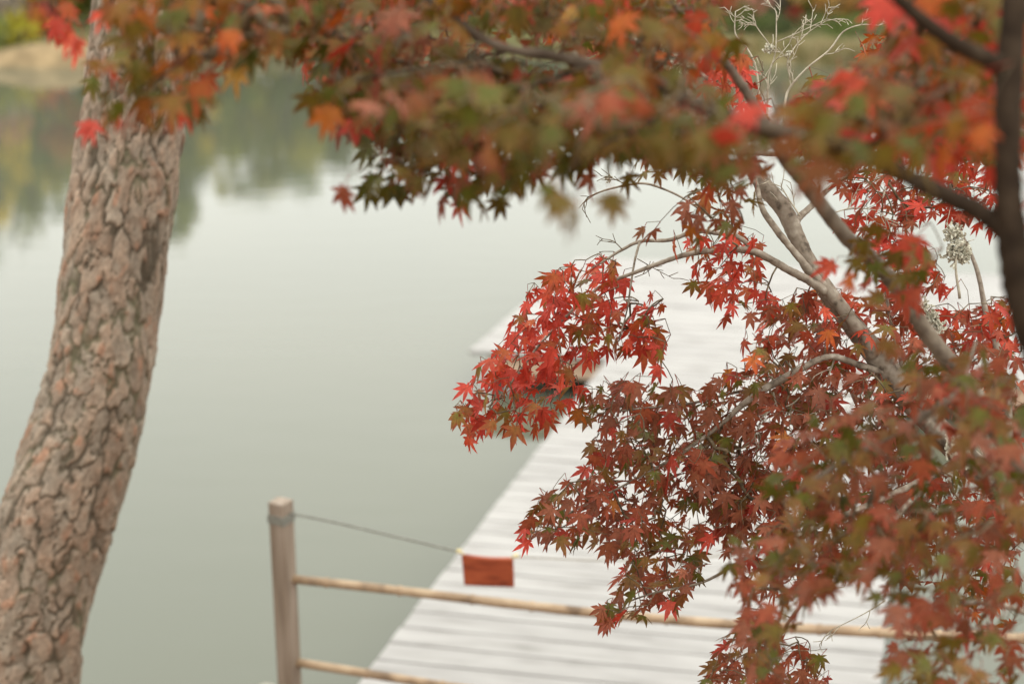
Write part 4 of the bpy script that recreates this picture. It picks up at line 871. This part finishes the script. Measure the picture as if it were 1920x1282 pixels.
A.region(canopy, 2.15, 2.6, 25, CAN, .0325, az=DN, droop=(46, 20), holes=[(880, 235, 10)])
A.region([(640, 150), (850, 130), (1000, 160), (1150, 160), (1290, 215), (1400, 250), (1440, 330), (1320, 320), (1130, 270), (1000, 300), (850, 290), (720, 250)], 1.75, 2.15, 30, CAN, .033, az=DN, droop=(46, 20), gap=.12, holes=LH2)
A.region([(560, 185), (640, 150), (700, 200), (660, 245), (590, 220)], 2.0, 2.4, 34, OLIVE, .033)
A.region([(1060, 130), (1120, 120), (1260, 120), (1420, 190), (1470, 280), (1400, 300), (1250, 270), (1100, 210)], 1.7, 2.2, 34, CAN, .033, az=DN, gap=.1, holes=LH2)
A.region([(1110, -30), (1300, -40), (1330, 60), (1400, 40), (1400, 100), (1300, 110), (1200, 130), (1130, 90)], 2.0, 2.8, 26, RED + ORNG + OLIVE[:1], .033, gap=.12, holes=[(1260, 95, 38), (1295, 40, 14)])
for (x, y, pal, d) in ((1050, 372, GRN, 1.75), (1080, 395, GRN, 1.72), (1030, 350, GRN, 1.8), (1148, 368, GRN, 1.9), (690, 352, GRN, 2.5), (700, 330, GRN, 2.5), (740, 350, GRN, 2.5), (780, 345, DULL, 2.5), (830, 372, DULL, 2.5), (900, 378, GRN, 2.5), (940, 375, GRN, 2.55), (950, 330, GRN, 2.6), (865, 380, RED, 2.6), (1180, 330, OLIVE, 2.7), (645, 355, DULL, 2.3), (1110, 330, DULL, 2.6), (1110, 290, DULL, 2.9), (1170, 280, DULL, 2.9)):
    A.leaf(P(x, y, d * A.k), pal, .0325, (250, 35), (60, 14))
A.region([(555, 125), (600, 70), (680, 60), (700, 100), (640, 110)], 2.8, 3.0, 24, MIDR, .031, az=(200, 30), droop=(55, 12))
A.region([(1460, 200), (1560, 140), (1650, 90), (1640, -30), (1930, -30), (1930, 300), (1860, 330), (1800, 290), (1700, 320), (1620, 300), (1540, 290), (1480, 270)], 2.0, 2.45, 21, ORNG + OLIVE[:3] + RED[:1], .033, az=DN, droop=(45, 22), gap=.06, holes=LH3)
A.region([(1460, 210), (1560, 160), (1700, 130), (1860, 130), (1860, 280), (1700, 300), (1600, 280), (1500, 270)], 1.65, 1.85, 46, ORNG + OLIVE[:3], .033, az=DN, gap=.15, holes=LH3)
A.region([(440, -40), (1340, -40), (1360, 60), (1300, 160), (1180, 190), (1000, 170), (820, 200), (720, 250), (640, 230), (580, 215), (560, 150), (600, 100), (540, 90), (470, 90)], 2.35, 2.95, 20, CAN + ORNG[:2], .030, az=DN, holes=LH + [(1262, 95, 30), (580, 130, 14)])
A.region([(590, 190), (680, 150), (900, 160), (1150, 180), (1330, 240), (1430, 300), (1330, 330), (1150, 290), (1000, 330), (860, 350), (720, 340), (690, 270)], 2.35, 2.75, 21, CAN, .030, az=DN)
A.region([(1480, 210), (1660, 100), (1660, -30), (1930, -30), (1930, 280), (1700, 300), (1540, 280)], 2.4, 2.9, 20, ORNG + OLIVE[:3], .030, az=DN, holes=LH3)
A.region([(1420, 250), (1560, 265), (1640, 300), (1560, 330), (1460, 310)], 1.75, 2.0, 40, OLIVE, .033, az=DN)
A.region([(1930, 300), (2100, 100), (2100, 900), (1930, 560)], 1.8, 2.2, 50, ORNG, .034)
# the part of its crown above the picture
A.region([(-100, -500), (2100, -650), (2100, -40), (-100, -60)], 1.8, 2.5, 62, ORNG + OLIVE, .036)
A.grow(rmin=.0007)
A.finish()
